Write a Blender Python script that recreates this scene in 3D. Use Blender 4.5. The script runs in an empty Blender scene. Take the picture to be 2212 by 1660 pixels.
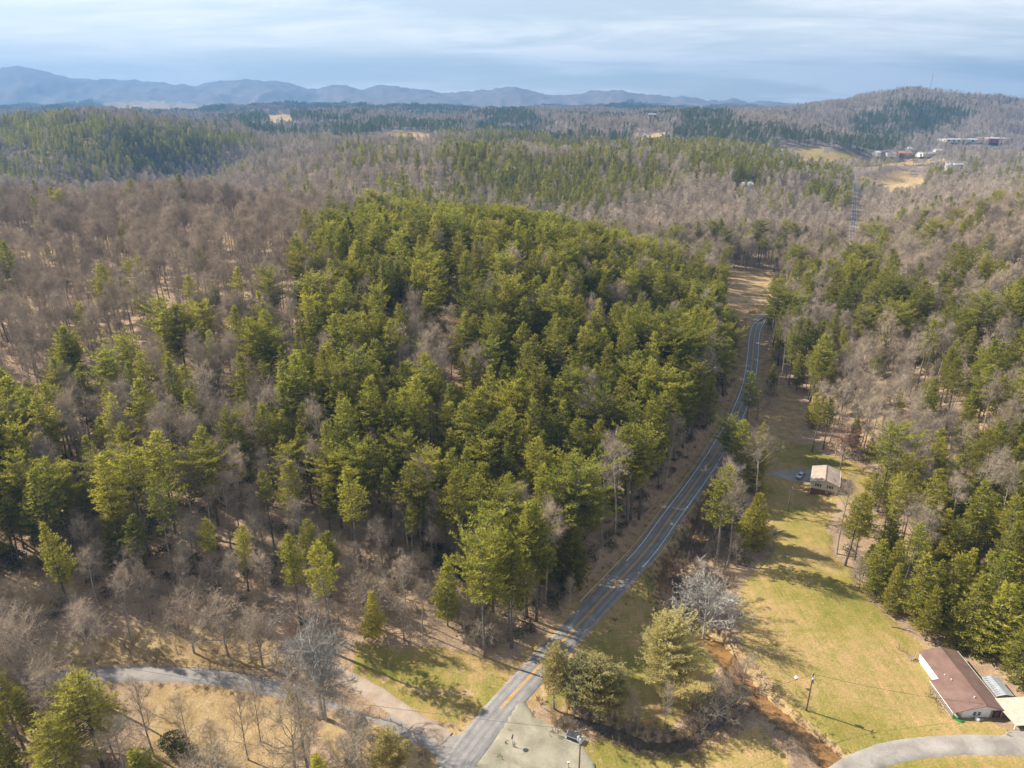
import bpy, math, random
import numpy as np
from mathutils import Vector, Matrix

# ------------------------------------------------------------------ camera, world, sun, exposure
scene = bpy.context.scene
COL = scene.collection
CAM_Z = 125.0
PITCH = math.radians(21.5)
FOC = 1533.0                      # focal length for a frame 2212 x 1660
SUN_DIR = Vector((-0.72, 0.32, 0.62)).normalized()
SUN_EL = math.asin(SUN_DIR.z)
SUN_AZ = math.atan2(SUN_DIR.x, SUN_DIR.y)

cam_data = bpy.data.cameras.new("camera")
cam = bpy.data.objects.new("camera", cam_data)
COL.objects.link(cam)
cam.location = (0, 0, CAM_Z)
cam.rotation_euler = (math.radians(90) - PITCH, 0, 0)
cam_data.sensor_fit = 'HORIZONTAL'
cam_data.sensor_width = 36.0
cam_data.lens = 36.0 * FOC / 2212.0
cam_data.clip_start = 1.0
cam_data.clip_end = 60000.0
scene.camera = cam

world = bpy.data.worlds.new("World")
scene.world = world
world.use_nodes = True
wn, wl = world.node_tree.nodes, world.node_tree.links
wn.clear()
def N(tree, typ, **kw):
    n = tree.nodes.new(typ)
    for k, v in kw.items():
        if k.startswith('i_'):
            n.inputs[int(k[2:])].default_value = v
        else:
            setattr(n, k, v)
    return n
wt = world.node_tree
w_out = N(wt, 'ShaderNodeOutputWorld')
w_bg = N(wt, 'ShaderNodeBackground'); w_bg.inputs[1].default_value = 0.064
w_sky = N(wt, 'ShaderNodeTexSky', sky_type='NISHITA', sun_disc=False)
w_sky.sun_elevation = SUN_EL
w_sky.sun_rotation = SUN_AZ
w_sky.altitude = 900
w_sky.air_density = 1.0
w_sky.dust_density = 1.2
w_sky.ozone_density = 0.9
# thin high cloud: noise on a plane high above, streaked
w_tc = N(wt, 'ShaderNodeTexCoord')
w_sep = N(wt, 'ShaderNodeSeparateXYZ'); wl.new(w_tc.outputs['Generated'], w_sep.inputs[0])
w_zc = N(wt, 'ShaderNodeMath', operation='MAXIMUM', i_1=0.0); wl.new(w_sep.outputs[2], w_zc.inputs[0])
w_za = N(wt, 'ShaderNodeMath', operation='ADD', i_1=0.10); wl.new(w_zc.outputs[0], w_za.inputs[0])
w_x = N(wt, 'ShaderNodeMath', operation='DIVIDE'); wl.new(w_sep.outputs[0], w_x.inputs[0]); wl.new(w_za.outputs[0], w_x.inputs[1])
w_y = N(wt, 'ShaderNodeMath', operation='DIVIDE'); wl.new(w_sep.outputs[1], w_y.inputs[0]); wl.new(w_za.outputs[0], w_y.inputs[1])
w_c = N(wt, 'ShaderNodeCombineXYZ'); wl.new(w_x.outputs[0], w_c.inputs[0]); wl.new(w_y.outputs[0], w_c.inputs[1])
w_map = N(wt, 'ShaderNodeMapping'); w_map.inputs['Location'].default_value = (1.3, 4.2, 0.0)
w_map.inputs['Rotation'].default_value = (0, 0, math.radians(24)); w_map.inputs['Scale'].default_value = (0.50, 0.85, 1.0)
wl.new(w_c.outputs[0], w_map.inputs[0])
w_n1 = N(wt, 'ShaderNodeTexNoise'); w_n1.inputs['Scale'].default_value = 0.75; w_n1.inputs['Detail'].default_value = 9
w_n1.inputs['Roughness'].default_value = 0.60; w_n1.inputs['Distortion'].default_value = 0.5
wl.new(w_map.outputs[0], w_n1.inputs[0])
w_r1 = N(wt, 'ShaderNodeMapRange', interpolation_type='SMOOTHSTEP'); wl.new(w_n1.outputs[0], w_r1.inputs[0])
w_r1.inputs[1].default_value = 0.38; w_r1.inputs[2].default_value = 0.64
w_n2 = N(wt, 'ShaderNodeTexNoise'); w_n2.inputs['Scale'].default_value = 2.2; w_n2.inputs['Detail'].default_value = 10
w_n2.inputs['Roughness'].default_value = 0.68; w_n2.inputs['Distortion'].default_value = 0.9
wl.new(w_map.outputs[0], w_n2.inputs[0])
w_r2 = N(wt, 'ShaderNodeMapRange'); wl.new(w_n2.outputs[0], w_r2.inputs[0])
w_r2.inputs[1].default_value = 0.30; w_r2.inputs[2].default_value = 0.75; w_r2.inputs[3].default_value = 0.35
w_m = N(wt, 'ShaderNodeMath', operation='MULTIPLY'); wl.new(w_r1.outputs[0], w_m.inputs[0]); wl.new(w_r2.outputs[0], w_m.inputs[1])
w_m2 = N(wt, 'ShaderNodeMath', operation='MULTIPLY_ADD', i_1=0.56, i_2=0.30); wl.new(w_m.outputs[0], w_m2.inputs[0])
w_mix = N(wt, 'ShaderNodeMix', data_type='RGBA'); w_s1 = N(wt, 'ShaderNodeMath', operation='ADD', i_1=0.22); wl.new(w_zc.outputs[0], w_s1.inputs[0])   # thin cloud is denser seen aslant
w_s2 = N(wt, 'ShaderNodeMath', operation='DIVIDE', i_0=0.40); wl.new(w_s1.outputs[0], w_s2.inputs[1])
w_s3 = N(wt, 'ShaderNodeMath', operation='MULTIPLY'); wl.new(w_m2.outputs[0], w_s3.inputs[0]); wl.new(w_s2.outputs[0], w_s3.inputs[1])
w_s4 = N(wt, 'ShaderNodeMath', operation='MINIMUM', i_1=0.95); wl.new(w_s3.outputs[0], w_s4.inputs[0])
wl.new(w_s4.outputs[0], w_mix.inputs[0])
wl.new(w_sky.outputs[0], w_mix.inputs[6]); w_mix.inputs[7].default_value = (12.9, 12.6, 11.9, 1)
wl.new(w_mix.outputs[2], w_bg.inputs[0]); wl.new(w_bg.outputs[0], w_out.inputs[0])

sun_data = bpy.data.lights.new("sun", 'SUN')
sun_data.energy = 5.0
sun_data.angle = math.radians(0.55)
sun_data.color = (1.0, 0.92, 0.79)
sun = bpy.data.objects.new("sun", sun_data)
COL.objects.link(sun)
sun.location = (0, 0, 400)
sun.rotation_euler = SUN_DIR.to_track_quat('Z', 'Y').to_euler()

scene.view_settings.view_transform = 'Standard'
scene.view_settings.look = 'None'
scene.view_settings.gamma = 1.0
scene.view_settings.use_curve_mapping = False
scene.view_settings.exposure = 1.0
cy = scene.cycles
cy.max_bounces = 5; cy.diffuse_bounces = 3; cy.glossy_bounces = 2; cy.transmission_bounces = 3
cy.transparent_max_bounces = 6; cy.volume_bounces = 1
cy.use_denoising = True
try:
    cy.denoising_prefilter = 'ACCURATE'
except Exception:
    pass
cy.sample_clamp_indirect = 6.0

# ------------------------------------------------------------------ numpy helpers
SP, CP = math.sin(PITCH), math.cos(PITCH)
def depth_of(Y, z): return Y * CP + (CAM_Z - z) * SP
def project(X, Y, Z):
    d = np.maximum(Y * CP + (CAM_Z - Z) * SP, 1e-3)
    v = -Y * SP * -1.0 * 0 + (Z - CAM_Z) * CP + Y * SP
    return 1106 + FOC * X / d, 830 - FOC * v / d
def kslope(py):
    a = (830 - py) / FOC
    return (-SP + a * CP) / (CP + a * SP)

def vnoise(x, y, seed=0):
    xi = np.floor(x).astype(np.int64); yi = np.floor(y).astype(np.int64)
    fx = x - xi; fy = y - yi
    fx = fx * fx * fx * (fx * (fx * 6 - 15) + 10); fy = fy * fy * fy * (fy * (fy * 6 - 15) + 10)
    def h(a, b):
        n = (a * 374761393 + b * 668265263 + seed * 2246822519) & 0xffffffff
        n = ((n ^ (n >> 13)) * 1274126177) & 0xffffffff
        n = (n ^ (n >> 16)) & 0xffffffff
        return n / 4294967295.0
    a = h(xi, yi); b = h(xi + 1, yi); c = h(xi, yi + 1); d = h(xi + 1, yi + 1)
    return (a * (1 - fx) + b * fx) * (1 - fy) + (c * (1 - fx) + d * fx) * fy
def fbm(x, y, seed=0, oct=4):
    s = 0; a = 0.5; t = 0
    for i in range(oct):
        s = s + a * vnoise(x * 2 ** i, y * 2 ** i, seed + i * 17); t += a; a *= 0.5
    return s / t * 2 - 1
def sstep(x, a, b):
    t = np.clip((x - a) / (b - a), 0, 1)
    return t * t * (3 - 2 * t)
def in_poly(px, py, poly):
    r = np.zeros(np.shape(px), bool)
    n = len(poly)
    for i in range(n):
        x1, y1 = poly[i]; x2, y2 = poly[(i + 1) % n]
        if y1 == y2: continue
        c = (y1 > py) != (y2 > py)
        r ^= c & (px < (x2 - x1) * (py - y1) / (y2 - y1) + x1)
    return r

# ------------------------------------------------------------------ terrain height
# rows of a relief survey: distance ahead -> (bearing column, ground height in metres)
ROWS = {
 -60: [(-600,0),(400,0),(1106,0),(1800,0),(2800,2)],
 30: [(-600,0),(400,-1),(1106,0),(1800,0),(2800,3)],
 100: [(-600,4),(0,-2),(400,-2),(800,-1),(1200,0),(1700,0),(2212,1),(2800,10)],
 150: [(-600,14),(0,7),(300,4),(500,3),(800,2),(1050,1),(1250,0),(1600,0),(1900,0),(2212,2),(2500,12),(2900,26)],
 200: [(-600,24),(0,15),(400,17),(700,16),(950,14),(1150,10),(1320,5),(1455,0),(1700,0),(1950,0.5),(2100,4),(2300,15),(2800,34)],
 280: [(-600,34),(0,26),(400,33),(800,38),(1100,34),(1300,27),(1480,13),(1575,1),(1700,0),(1820,1),(2000,11),(2212,25),(2800,48)],
 350: [(-600,40),(0,34),(400,43),(800,50),(1100,47),(1300,37),(1470,18),(1590,1),(1660,0),(1750,4),(1900,16),(2212,37),(2800,58)],
 430: [(-600,44),(0,40),(400,47),(800,46),(1100,38),(1300,27),(1480,10),(1590,0.5),(1660,0),(1750,7),(1900,23),(2212,46),(2800,60)],
 520: [(-600,46),(0,46),(400,51),(800,40),(1100,22),(1300,9),(1500,2),(1700,0),(1800,5),(1950,21),(2212,48),(2800,60)],
 650: [(-600,30),(0,33),(400,37),(700,28),(1000,12),(1200,2),(1400,6),(1550,6),(1700,0),(1800,0),(1900,7),(2050,19),(2212,34),(2800,44)],
 800: [(-600,8),(0,12),(300,9),(600,22),(900,28),(1200,22),(1400,24),(1600,20),(1760,6),(1820,0),(1900,3),(2050,14),(2300,24),(2800,34)],
 1000: [(-600,10),(0,14),(250,2),(450,14),(700,44),(900,56),(1200,52),(1400,46),(1600,40),(1750,20),(1838,0),(1950,3),(2212,14),(2800,24)],
 1100: [(-600,12),(0,16),(150,14),(260,0),(340,-8),(420,0),(520,14),(700,42),(900,54)],
 1180: [(0,44),(150,60),(250,44),(320,8),(400,-4),(460,4),(560,24)],
 1270: [(-600,50),(0,58),(150,66),(300,60),(400,18),(520,10),(700,40),(900,50),(1200,40),(1400,32),(1600,30),(1750,18),(1850,3),(2000,8),(2212,10),(2800,14)],
 1550: [(-600,66),(0,74),(200,84),(350,82),(500,60),(700,30),(900,50),(1100,36),(1300,38),(1550,36),(1700,40),(1780,42),(1870,24),(2000,13),(2300,10),(2800,14)],
 2000: [(-600,50),(0,48),(300,56),(500,50),(850,66),(1050,56),(1250,66),(1500,76),(1650,74),(1800,44),(1900,26),(2050,12),(2300,10),(2800,20)],
 2600: [(-600,70),(0,78),(300,84),(500,70),(650,88),(900,80),(1100,86),(1300,74),(1500,78),(1650,84),(1800,120),(1900,142),(2000,150),(2090,135),(2212,112),(2500,100),(2800,90)],
 3400: [(-600,80),(0,86),(400,90),(650,84),(850,90),(1100,84),(1300,92),(1500,88),(1700,86),(2000,90),(2400,80),(2800,80)],
 4600: [(-600,90),(0,92),(300,97),(600,92),(900,90),(1200,88),(1500,86),(1800,84),(2200,80),(2800,80)],
 6300: [(-600,66),(0,70),(600,62),(1200,56),(1700,56),(2200,56),(2800,56)],
 11000: [(-600,50),(0,50),(600,50),(1200,50),(1700,50),(2200,50),(2800,50)],
}
def colu(X, Y):
    return 1106 + FOC * X / np.maximum(Y * CP + CAM_Z * SP, 20.0)
_cp = [(c, y, z) for y, r in ROWS.items() for c, z in r]
_A = np.array(_cp, float)
_A[:, 2] *= np.where((_A[:, 1] > 190) & (_A[:, 1] < 700), 0.87, 1.0)
def _warp(c, Y): return c / 260.0, 4.2 * np.log(np.maximum(Y, -100) + 180.0)
_px, _py = _warp(_A[:, 0], _A[:, 1])
def _ker(r2): return np.sqrt(r2 + 0.16)
_K = _ker((_px[:, None] - _px) ** 2 + (_py[:, None] - _py) ** 2)
_K += np.eye(len(_px)) * -0.02
_W = np.linalg.solve(_K, _A[:, 2])
# mountain skyline: column -> apparent row
_SKY = np.array([(-700,175),(-400,165),(-200,182),(0,152),(60,146),(90,150),(120,158),(165,169),(240,172),(330,176),(380,181),(430,185),(480,178),(540,172),(600,177),(650,187),(690,195),
 (715,187),(740,184),(760,186),(790,192),(830,187),(880,191),(960,200),(1010,197),(1060,194),(1080,191),(1110,190),(1150,198),(1180,204),(1215,205),(1250,203),(1290,199),(1340,199),(1400,206),
 (1440,211),(1470,209),(1500,215),(1530,221),(1555,221),(1580,214),(1620,223),(1640,220),(1700,227),(1760,231),(1850,232),(1950,231),(2080,226),(2150,218),(2200,215),(2260,222),(2500,205),(2900,190)], float)
def mountains(X, Y, c):
    py = np.interp(c, _SKY[:, 0], _SKY[:, 1])
    YR = 9000 + 450 * np.sin(c / 310.0) 
    k = kslope(py)
    crest = CAM_Z + YR * k - 50
    crest = np.maximum(crest, 0)
    t = (Y - YR) / np.where(Y < YR, 2900.0, 3000.0)
    prof = np.clip(1 - np.abs(t), 0, 1)
    prof = prof * 0.55 + 0.45 * prof * prof * (3 - 2 * prof)
    spur = 1 - np.abs(fbm(X / 800.0 + Y / 3200.0, Y / 2400.0, 91, 4)) * 1.6
    s = np.clip(1 - prof, 0, 1)
    return crest * np.clip(prof + (spur - 0.62) * 0.75 * s * prof ** 0.5, 0, 1.0)
def base_height(X, Y):
    X = np.atleast_1d(np.asarray(X, float)); Y = np.atleast_1d(np.asarray(Y, float))
    out = np.empty(X.shape)
    flat_X, flat_Y, o = X.ravel(), Y.ravel(), np.empty(X.size)
    c = np.clip(colu(flat_X, flat_Y), -700, 2950)
    for i in range(0, X.size, 40000):
        s = slice(i, i + 40000)
        u, v = _warp(c[s], flat_Y[s])
        o[s] = _ker((u[:, None] - _px) ** 2 + (v[:, None] - _py) ** 2) @ _W
    far = flat_Y > 4500
    if far.any():
        o[far] += mountains(flat_X[far], flat_Y[far], c[far])
    return o.reshape(X.shape)

CLEAR = {   # open ground traced on the terrain: kind, outline in frame columns/rows
 'field': ('lawn', [(1655,1066),(1795,1066),(1812,1090),(1790,1130),(1800,1200),(1835,1225),(1862,1285),(1935,1345),(2000,1400),(2060,1440),(2140,1560),(2230,1590),(2230,1690),(1800,1690),(1722,1560),(1660,1470),(1605,1400),(1590,1340),(1600,1270),(1650,1220),(1680,1160),(1640,1120)]),
 'verge': ('lawn', [(1175,1520),(1215,1445),(1300,1330),(1400,1225),(1425,1240),(1440,1290),(1500,1370),(1560,1400),(1545,1470),(1560,1510),(1480,1545),(1440,1580),(1330,1560),(1300,1530),(1200,1540)]),
 'creekside': ('lawn', [(1265,1600),(1400,1590),(1500,1620),(1640,1570),(1700,1640),(1720,1690),(1200,1700)]),
 'triangle': ('lawn', [(770,1395),(960,1400),(1120,1440),(1090,1480),(1010,1570),(985,1572),(860,1525),(760,1460)]),
 'paddock': ('dry', [(310,1490),(470,1478),(560,1492),(650,1510),(670,1560),(640,1640),(560,1690),(330,1690)]),
 'paddock_west': ('dry', [(-300,1490),(60,1490),(200,1500),(240,1560),(200,1600),(0,1580),(-300,1600)]),
 'pen': ('dry', [(735,1520),(800,1545),(930,1600),(955,1660),(880,1690),(730,1640),(690,1590)]),
 'shoulder': ('dry', [(60,1400),(300,1360),(480,1350),(640,1395),(720,1425),(560,1450),(300,1440),(90,1452)]),
 'bend': ('dry', [(1572,660),(1600,652),(1662,655),(1650,690),(1612,715),(1560,708),(1556,690)]),
 'bend_low': ('dry', [(1560,712),(1606,712),(1604,800),(1570,740)]),
 'glade': ('dry', [(1565,585),(1680,590),(1690,630),(1640,645),(1565,640)]),
 'yard': ('lawn', [(1650,965),(1700,952),(1755,962),(1780,985),(1850,1000),(1890,1030),(1880,1075),(1830,1090),(1800,1068),(1640,1068),(1625,1040),(1680,1000),(1640,990)]),
 'bank': ('dry', [(1640,930),(1680,880),(1745,870),(1750,905),(1700,950),(1640,960)]),
 'upper_bank': ('dry', [(1650,760),(1670,760),(1690,830),(1730,860),(1650,930),(1630,880)]),
 'near_meadow': ('lawn', [(-900,1760),(600,1790),(900,1900),(2300,1690),(3200,1700),(3400,4000),(-1500,4000)]),
 'ridge_field': ('dry', [(0,560),(0,522),(70,513),(150,508),(230,503),(250,530),(140,548),(60,575)]),
 'ridge_field_east': ('dry', [(400,500),(470,485),(560,490),(570,520),(500,545),(420,530)]),
 'hill_meadow': ('lawn', [(1650,330),(1700,321),(1770,321),(1830,335),(1860,342),(1800,348),(1730,345)]),
 'hill_meadow_low': ('dry', [(1690,346),(1800,348),(1870,343),(1960,345),(2050,349),(2030,358),(1900,356),(1780,362),(1700,356)]),
 'far_pasture': ('dry', [(1855,382),(1960,370),(2000,385),(1990,425),(1920,430),(1900,412),(1856,400)]),
 'bald': ('dry', [(790,306),(800,296),(830,288),(880,286),(965,292),(950,304),(880,308)]),
 'bald_east': ('dry', [(1362,306),(1375,294),(1400,290),(1440,288),(1425,306),(1375,312)]),
 'bald_ridge': ('dry', [(215,232),(230,221),(330,219),(390,222),(445,234),(430,242),(330,242),(260,238)]),
 'bald_blue': ('dry', [(572,250),(590,243),(628,247),(630,260),(585,264)]),
 'skid_track': ('bare', [(945,740),(975,650),(1005,640),(1000,700),(985,790),(930,800)]),
 'hollow': ('dry', [(0,1290),(60,1240),(150,1265),(210,1250),(120,1310),(60,1330)]),
}
LAWNISH = {'field', 'verge', 'creekside', 'triangle', 'paddock', 'pen', 'yard'}
def clear_mask(X, Y, Z, names=None, jit=1.0):
    px, py = project(X, Y, Z)
    sc = 6.0 * jit
    px = px + sc * fbm(X / 5.0, Y / 5.0, 5, 3); py = py + sc * 0.7 * fbm(X / 5.0, Y / 5.0, 8, 3)
    res = {}
    for k, (kind, poly) in CLEAR.items():
        if names and k not in names: continue
        m = in_poly(px, py, poly)
        res[kind] = res.get(kind, np.zeros(m.shape, bool)) | m
        if k in LAWNISH: res['_flat'] = res.get('_flat', np.zeros(m.shape, bool)) | m
    return res

def march(px, py, hfun, above=0.0, tmin=60.0, tmax=12000.0):
    dx = (px - 1106) / FOC; a = (830 - py) / FOC
    d = np.array([dx, CP + a * SP, -SP + a * CP])
    t = np.geomspace(tmin, tmax, 700)
    P = d[None, :] * t[:, None]
    g = CAM_Z + P[:, 2] - hfun(P[:, 0], P[:, 1]) - above
    i = np.argmax(g < 0)
    if g[i] >= 0: return None
    lo, hi = t[max(i - 1, 0)], t[i]
    for _ in range(3):
        tt = np.linspace(lo, hi, 12); P = d[None, :] * tt[:, None]
        g = CAM_Z + P[:, 2] - hfun(P[:, 0], P[:, 1]) - above
        j = int(np.argmax(g < 0)); lo, hi = tt[max(j - 1, 0)], tt[j]
    t = (lo + hi) / 2
    return d[0] * t, d[1] * t

def catmull(pts, step=2.0):
    pts = [np.array(p, float) for p in pts]
    P = [2 * pts[0] - pts[1]] + pts + [2 * pts[-1] - pts[-2]]
    out = []
    for i in range(1, len(P) - 2):
        L = np.linalg.norm(P[i + 1] - P[i]); n = max(2, int(L / step))
        for k in range(n):
            t = k / n
            out.append(0.5 * ((2 * P[i]) + (-P[i - 1] + P[i + 1]) * t + (2 * P[i - 1] - 5 * P[i] + 4 * P[i + 1] - P[i + 2]) * t * t + (-P[i - 1] + 3 * P[i] - 3 * P[i + 1] + P[i + 2]) * t ** 3))
    out.append(pts[-1])
    return np.array(out)
def smooth(a, n):
    k = np.ones(n) / n
    return np.convolve(np.pad(a, (n // 2, n - 1 - n // 2), mode='edge'), k, mode='valid')

def trace(pix, step=2.0):
    pts = [march(x, y, base_height) for x, y in pix]
    return catmull([p for p in pts if p is not None], step)

# linear features: centre line, half width, cut/fill
def linear(pix, half, lift=0.0, zsm=25, step=2.0, world_pts=None):
    L = trace(pix, step) if world_pts is None else catmull(world_pts, step)
    z = smooth(base_height(L[:, 0], L[:, 1]), zsm) + lift
    return {'xy': L, 'z': z, 'half': half}
hw_pix = [(640,2150),(790,1940),(905,1780),(962,1700),(1000,1640),(1045,1580),(1082,1532),(1140,1467),(1180,1425),(1218,1383),(1294,1302),(1348,1245),(1402,1186),(1445,1125),(1487,1066),(1527,1007),(1560,955),(1588,907),(1607,863),(1618,826),(1624,789),(1627,760),(1629,734),(1633,712),(1643,694),(1655,682)]
_hw = [march(x, y, base_height) for x, y in hw_pix]
_tail = [march(x, y, base_height) for x, y in [(1832,560),(1841,504),(1845,466),(1846,431),(1847,397),(1843,378)]]
# the hidden stretch behind the spur of trees
_mid = []
HIGHWAY = linear(None, 3.2, 0.15, 31, 3.0, world_pts=_hw + _mid + _tail)
DRIVE = linear([(-250,1500),(-80,1480),(60,1468),(170,1458),(300,1455),(400,1458),(480,1466),(560,1480),(640,1494),(720,1512),(800,1538),(870,1568),(930,1598),(1003,1618)], 2.5, 0.05)
TRACK = linear([(965,1598),(910,1565),(850,1525),(800,1492),(745,1462),(690,1436),(640,1412),(600,1392)], 1.9, 0.03)
GRAVEL_R = linear([(1560,2150),(1650,1950),(1775,1720),(1835,1665),(1880,1640),(1950,1622),(2030,1616),(2120,1614),(2230,1612),(2330,1600)], 2.6, 0.05)
CREEK = linear([(2080,2100),(1960,1880),(1870,1730),(1812,1650),(1760,1600),(1690,1545),(1640,1498),(1600,1450),(1575,1415),(1530,1380),(1470,1340),(1445,1290),(1440,1240),(1470,1200),(1500,1160),(1520,1110),(1548,1060),(1560,1010),(1585,975)], 1.6, 0.0)
BROOK = linear([(1215,1540),(1250,1556),(1320,1578),(1380,1602),(1440,1612),(1490,1600),(1540,1565),(1580,1500),(1620,1480)], 1.1, 0.0)
DITCH = linear([(790,1448),(830,1466),(870,1475),(905,1492),(945,1496),(1010,1493),(1020,1500),(1026,1530),(1010,1558)], 0.7, 0.0)
ROADS = [HIGHWAY, DRIVE, TRACK, GRAVEL_R]
WATERS = [(CREEK, 1.6, 1.5, 3.2), (BROOK, 1.1, 1.0, 2.4), (DITCH, 0.55, 0.55, 1.3)]

def relief(X, Y): return 0.42 - 2 * np.abs(fbm(X / 260.0 + 3, Y / 210.0, 14, 3))
def near_line(X, Y, L):
    """distance to a polyline's points and the index of the nearest one"""
    d = np.full(X.shape, 1e9); idx = np.zeros(X.shape, int)
    P = L['xy']
    lo, hi = P.min(0) - 30, P.max(0) + 30
    m = (X > lo[0]) & (X < hi[0]) & (Y > lo[1]) & (Y < hi[1])
    ii = np.nonzero(m)[0]
    for s in range(0, len(ii), 8000):
        k = ii[s:s + 8000]
        D = (X[k, None] - P[None, :, 0]) ** 2 + (Y[k, None] - P[None, :, 1]) ** 2
        j = D.argmin(1)
        d[k] = np.sqrt(D[np.arange(len(k)), j]); idx[k] = j
    return d, idx
def height(X, Y):
    X = np.atleast_1d(np.asarray(X, float)); Y = np.atleast_1d(np.asarray(Y, float))
    sh = X.shape; X = X.ravel(); Y = Y.ravel()
    Z = base_height(X, Y)
    near = Y < 2200
    dH, iH = near_line(X, Y, HIGHWAY)
    flat = np.zeros(X.shape)
    if (Y < 900).any():
        q = np.nonzero(Y < 900)[0]
        fl = clear_mask(X[q], Y[q], Z[q], jit=0).get('_flat')
        if fl is not None: flat[q] = fl * 0.85
    amp = (1 - flat)
    calm = sstep(dH, 8, 90)
    Z = Z + amp * (1.3 * fbm(X / 26.0, Y / 26.0, 3, 3) * sstep(dH, 5, 20) + 0.35 * fbm(X / 6.0, Y / 6.0, 4, 2) * (Y < 900))
    far = sstep(Y, 600, 1500)
    Z = Z + far * calm * (13.0 * (fbm(X / 280.0, Y / 250.0, 11, 4) - 0.05) + 32.0 * relief(X, Y)) + sstep(Y, 2300, 3600) * 52.0 * (fbm(X / 620.0, Y / 480.0, 12, 4) - 0.22) * (1 - sstep(Y, 5600, 7500))
    Z = Z + sstep(Y, 6000, 7500) * 26.0 * (fbm(X / 500.0, Y / 500.0, 13, 5))
    for L in ROADS:
        d, i = (dH, iH) if L is HIGHWAY else near_line(X, Y, L)
        w = 1 - sstep(d, L['half'] + 1.2, L['half'] + 7.5)
        Z = Z * (1 - w) + (L['z'][i] - 0.22) * w
    dd_ = np.hypot(X - 109.5, Y - 219.0)     # the small house stands on a side slope
    Z = Z + (1 - sstep(dd_, 8.0, 19.0)) * np.clip(((X - 109.5) * .88 - (Y - 219.0) * .12) * .27, -1.4, 1.4)
    for L, hw_, dep, bank in WATERS:
        d, i = near_line(X, Y, L)
        dd = d + 0.5 * fbm(X / 2.5, Y / 2.5, 21, 2)
        w = 1 - sstep(dd, hw_, hw_ + bank)
        Z = Z * (1 - w) + (L['z'][i] - dep) * w
    return Z.reshape(sh)
def hz(x, y): return float(height(np.array([x]), np.array([y]))[0])
def hit(px, py, above=0.0):
    p = march(px, py, height, above)
    return (float(p[0]), float(p[1]))
# ------------------------------------------------------------------ materials
def mat(name):
    m = bpy.data.materials.new(name); m.use_nodes = True
    t = m.node_tree; b = t.nodes['Principled BSDF']
    return m, t, b
def rgba(c): return (c[0], c[1], c[2], 1.0)
def lk(t, a, b): t.links.new(a, b)
def noise_of(t, vec, scale, detail=4, rough=0.55, dist=0.0):
    n = N(t, 'ShaderNodeTexNoise'); n.inputs['Scale'].default_value = scale; n.inputs['Detail'].default_value = detail
    n.inputs['Roughness'].default_value = rough; n.inputs['Distortion'].default_value = dist
    if vec is not None: lk(t, vec, n.inputs['Vector'])
    return n
def ramp(t, fac, stops, mode='LINEAR'):
    r = N(t, 'ShaderNodeValToRGB'); r.color_ramp.interpolation = mode
    e = r.color_ramp.elements
    while len(e) < len(stops): e.new(0.5)
    for i, (p, c) in enumerate(stops):
        e[i].position = p; e[i].color = rgba(c)
    lk(t, fac, r.inputs[0]); return r
def mixc(t, fac, a, b, mode='MIX'):
    m = N(t, 'ShaderNodeMix', data_type='RGBA', blend_type=mode)
    if isinstance(fac, (int, float)): m.inputs[0].default_value = fac
    else: lk(t, fac, m.inputs[0])
    for s, v in ((6, a), (7, b)):
        if isinstance(v, tuple): m.inputs[s].default_value = rgba(v)
        else: lk(t, v, m.inputs[s])
    return m.outputs[2]
def math_n(t, op, a, b=None, clamp=False):
    m = N(t, 'ShaderNodeMath', operation=op, use_clamp=clamp)
    for s, v in ((0, a), (1, b)):
        if v is None: continue
        if isinstance(v, (int, float)): m.inputs[s].default_value = v
        else: lk(t, v, m.inputs[s])
    return m.outputs[0]
def simple(name, col, rough=0.7, var=0.25, scale=3.0, metal=0.0, bump=0.0, spec=0.3):
    m, t, b = mat(name)
    tc = N(t, 'ShaderNodeTexCoord')
    n = noise_of(t, tc.outputs['Object'], scale, 6, 0.65)
    lo = tuple(c * (1 - var) for c in col); hi = tuple(min(1, c * (1 + var)) for c in col)
    r = ramp(t, n.outputs[0], [(0.3, lo), (0.7, hi)])
    lk(t, r.outputs[0], b.inputs['Base Color'])
    b.inputs['Roughness'].default_value = rough; b.inputs['Metallic'].default_value = metal
    b.inputs['Specular IOR Level'].default_value = spec
    if bump:
        bp = N(t, 'ShaderNodeBump'); bp.inputs['Strength'].default_value = bump; bp.inputs['Distance'].default_value = 0.05
        lk(t, n.outputs[0], bp.inputs['Height']); lk(t, bp.outputs[0], b.inputs['Normal'])
    return m

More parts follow.
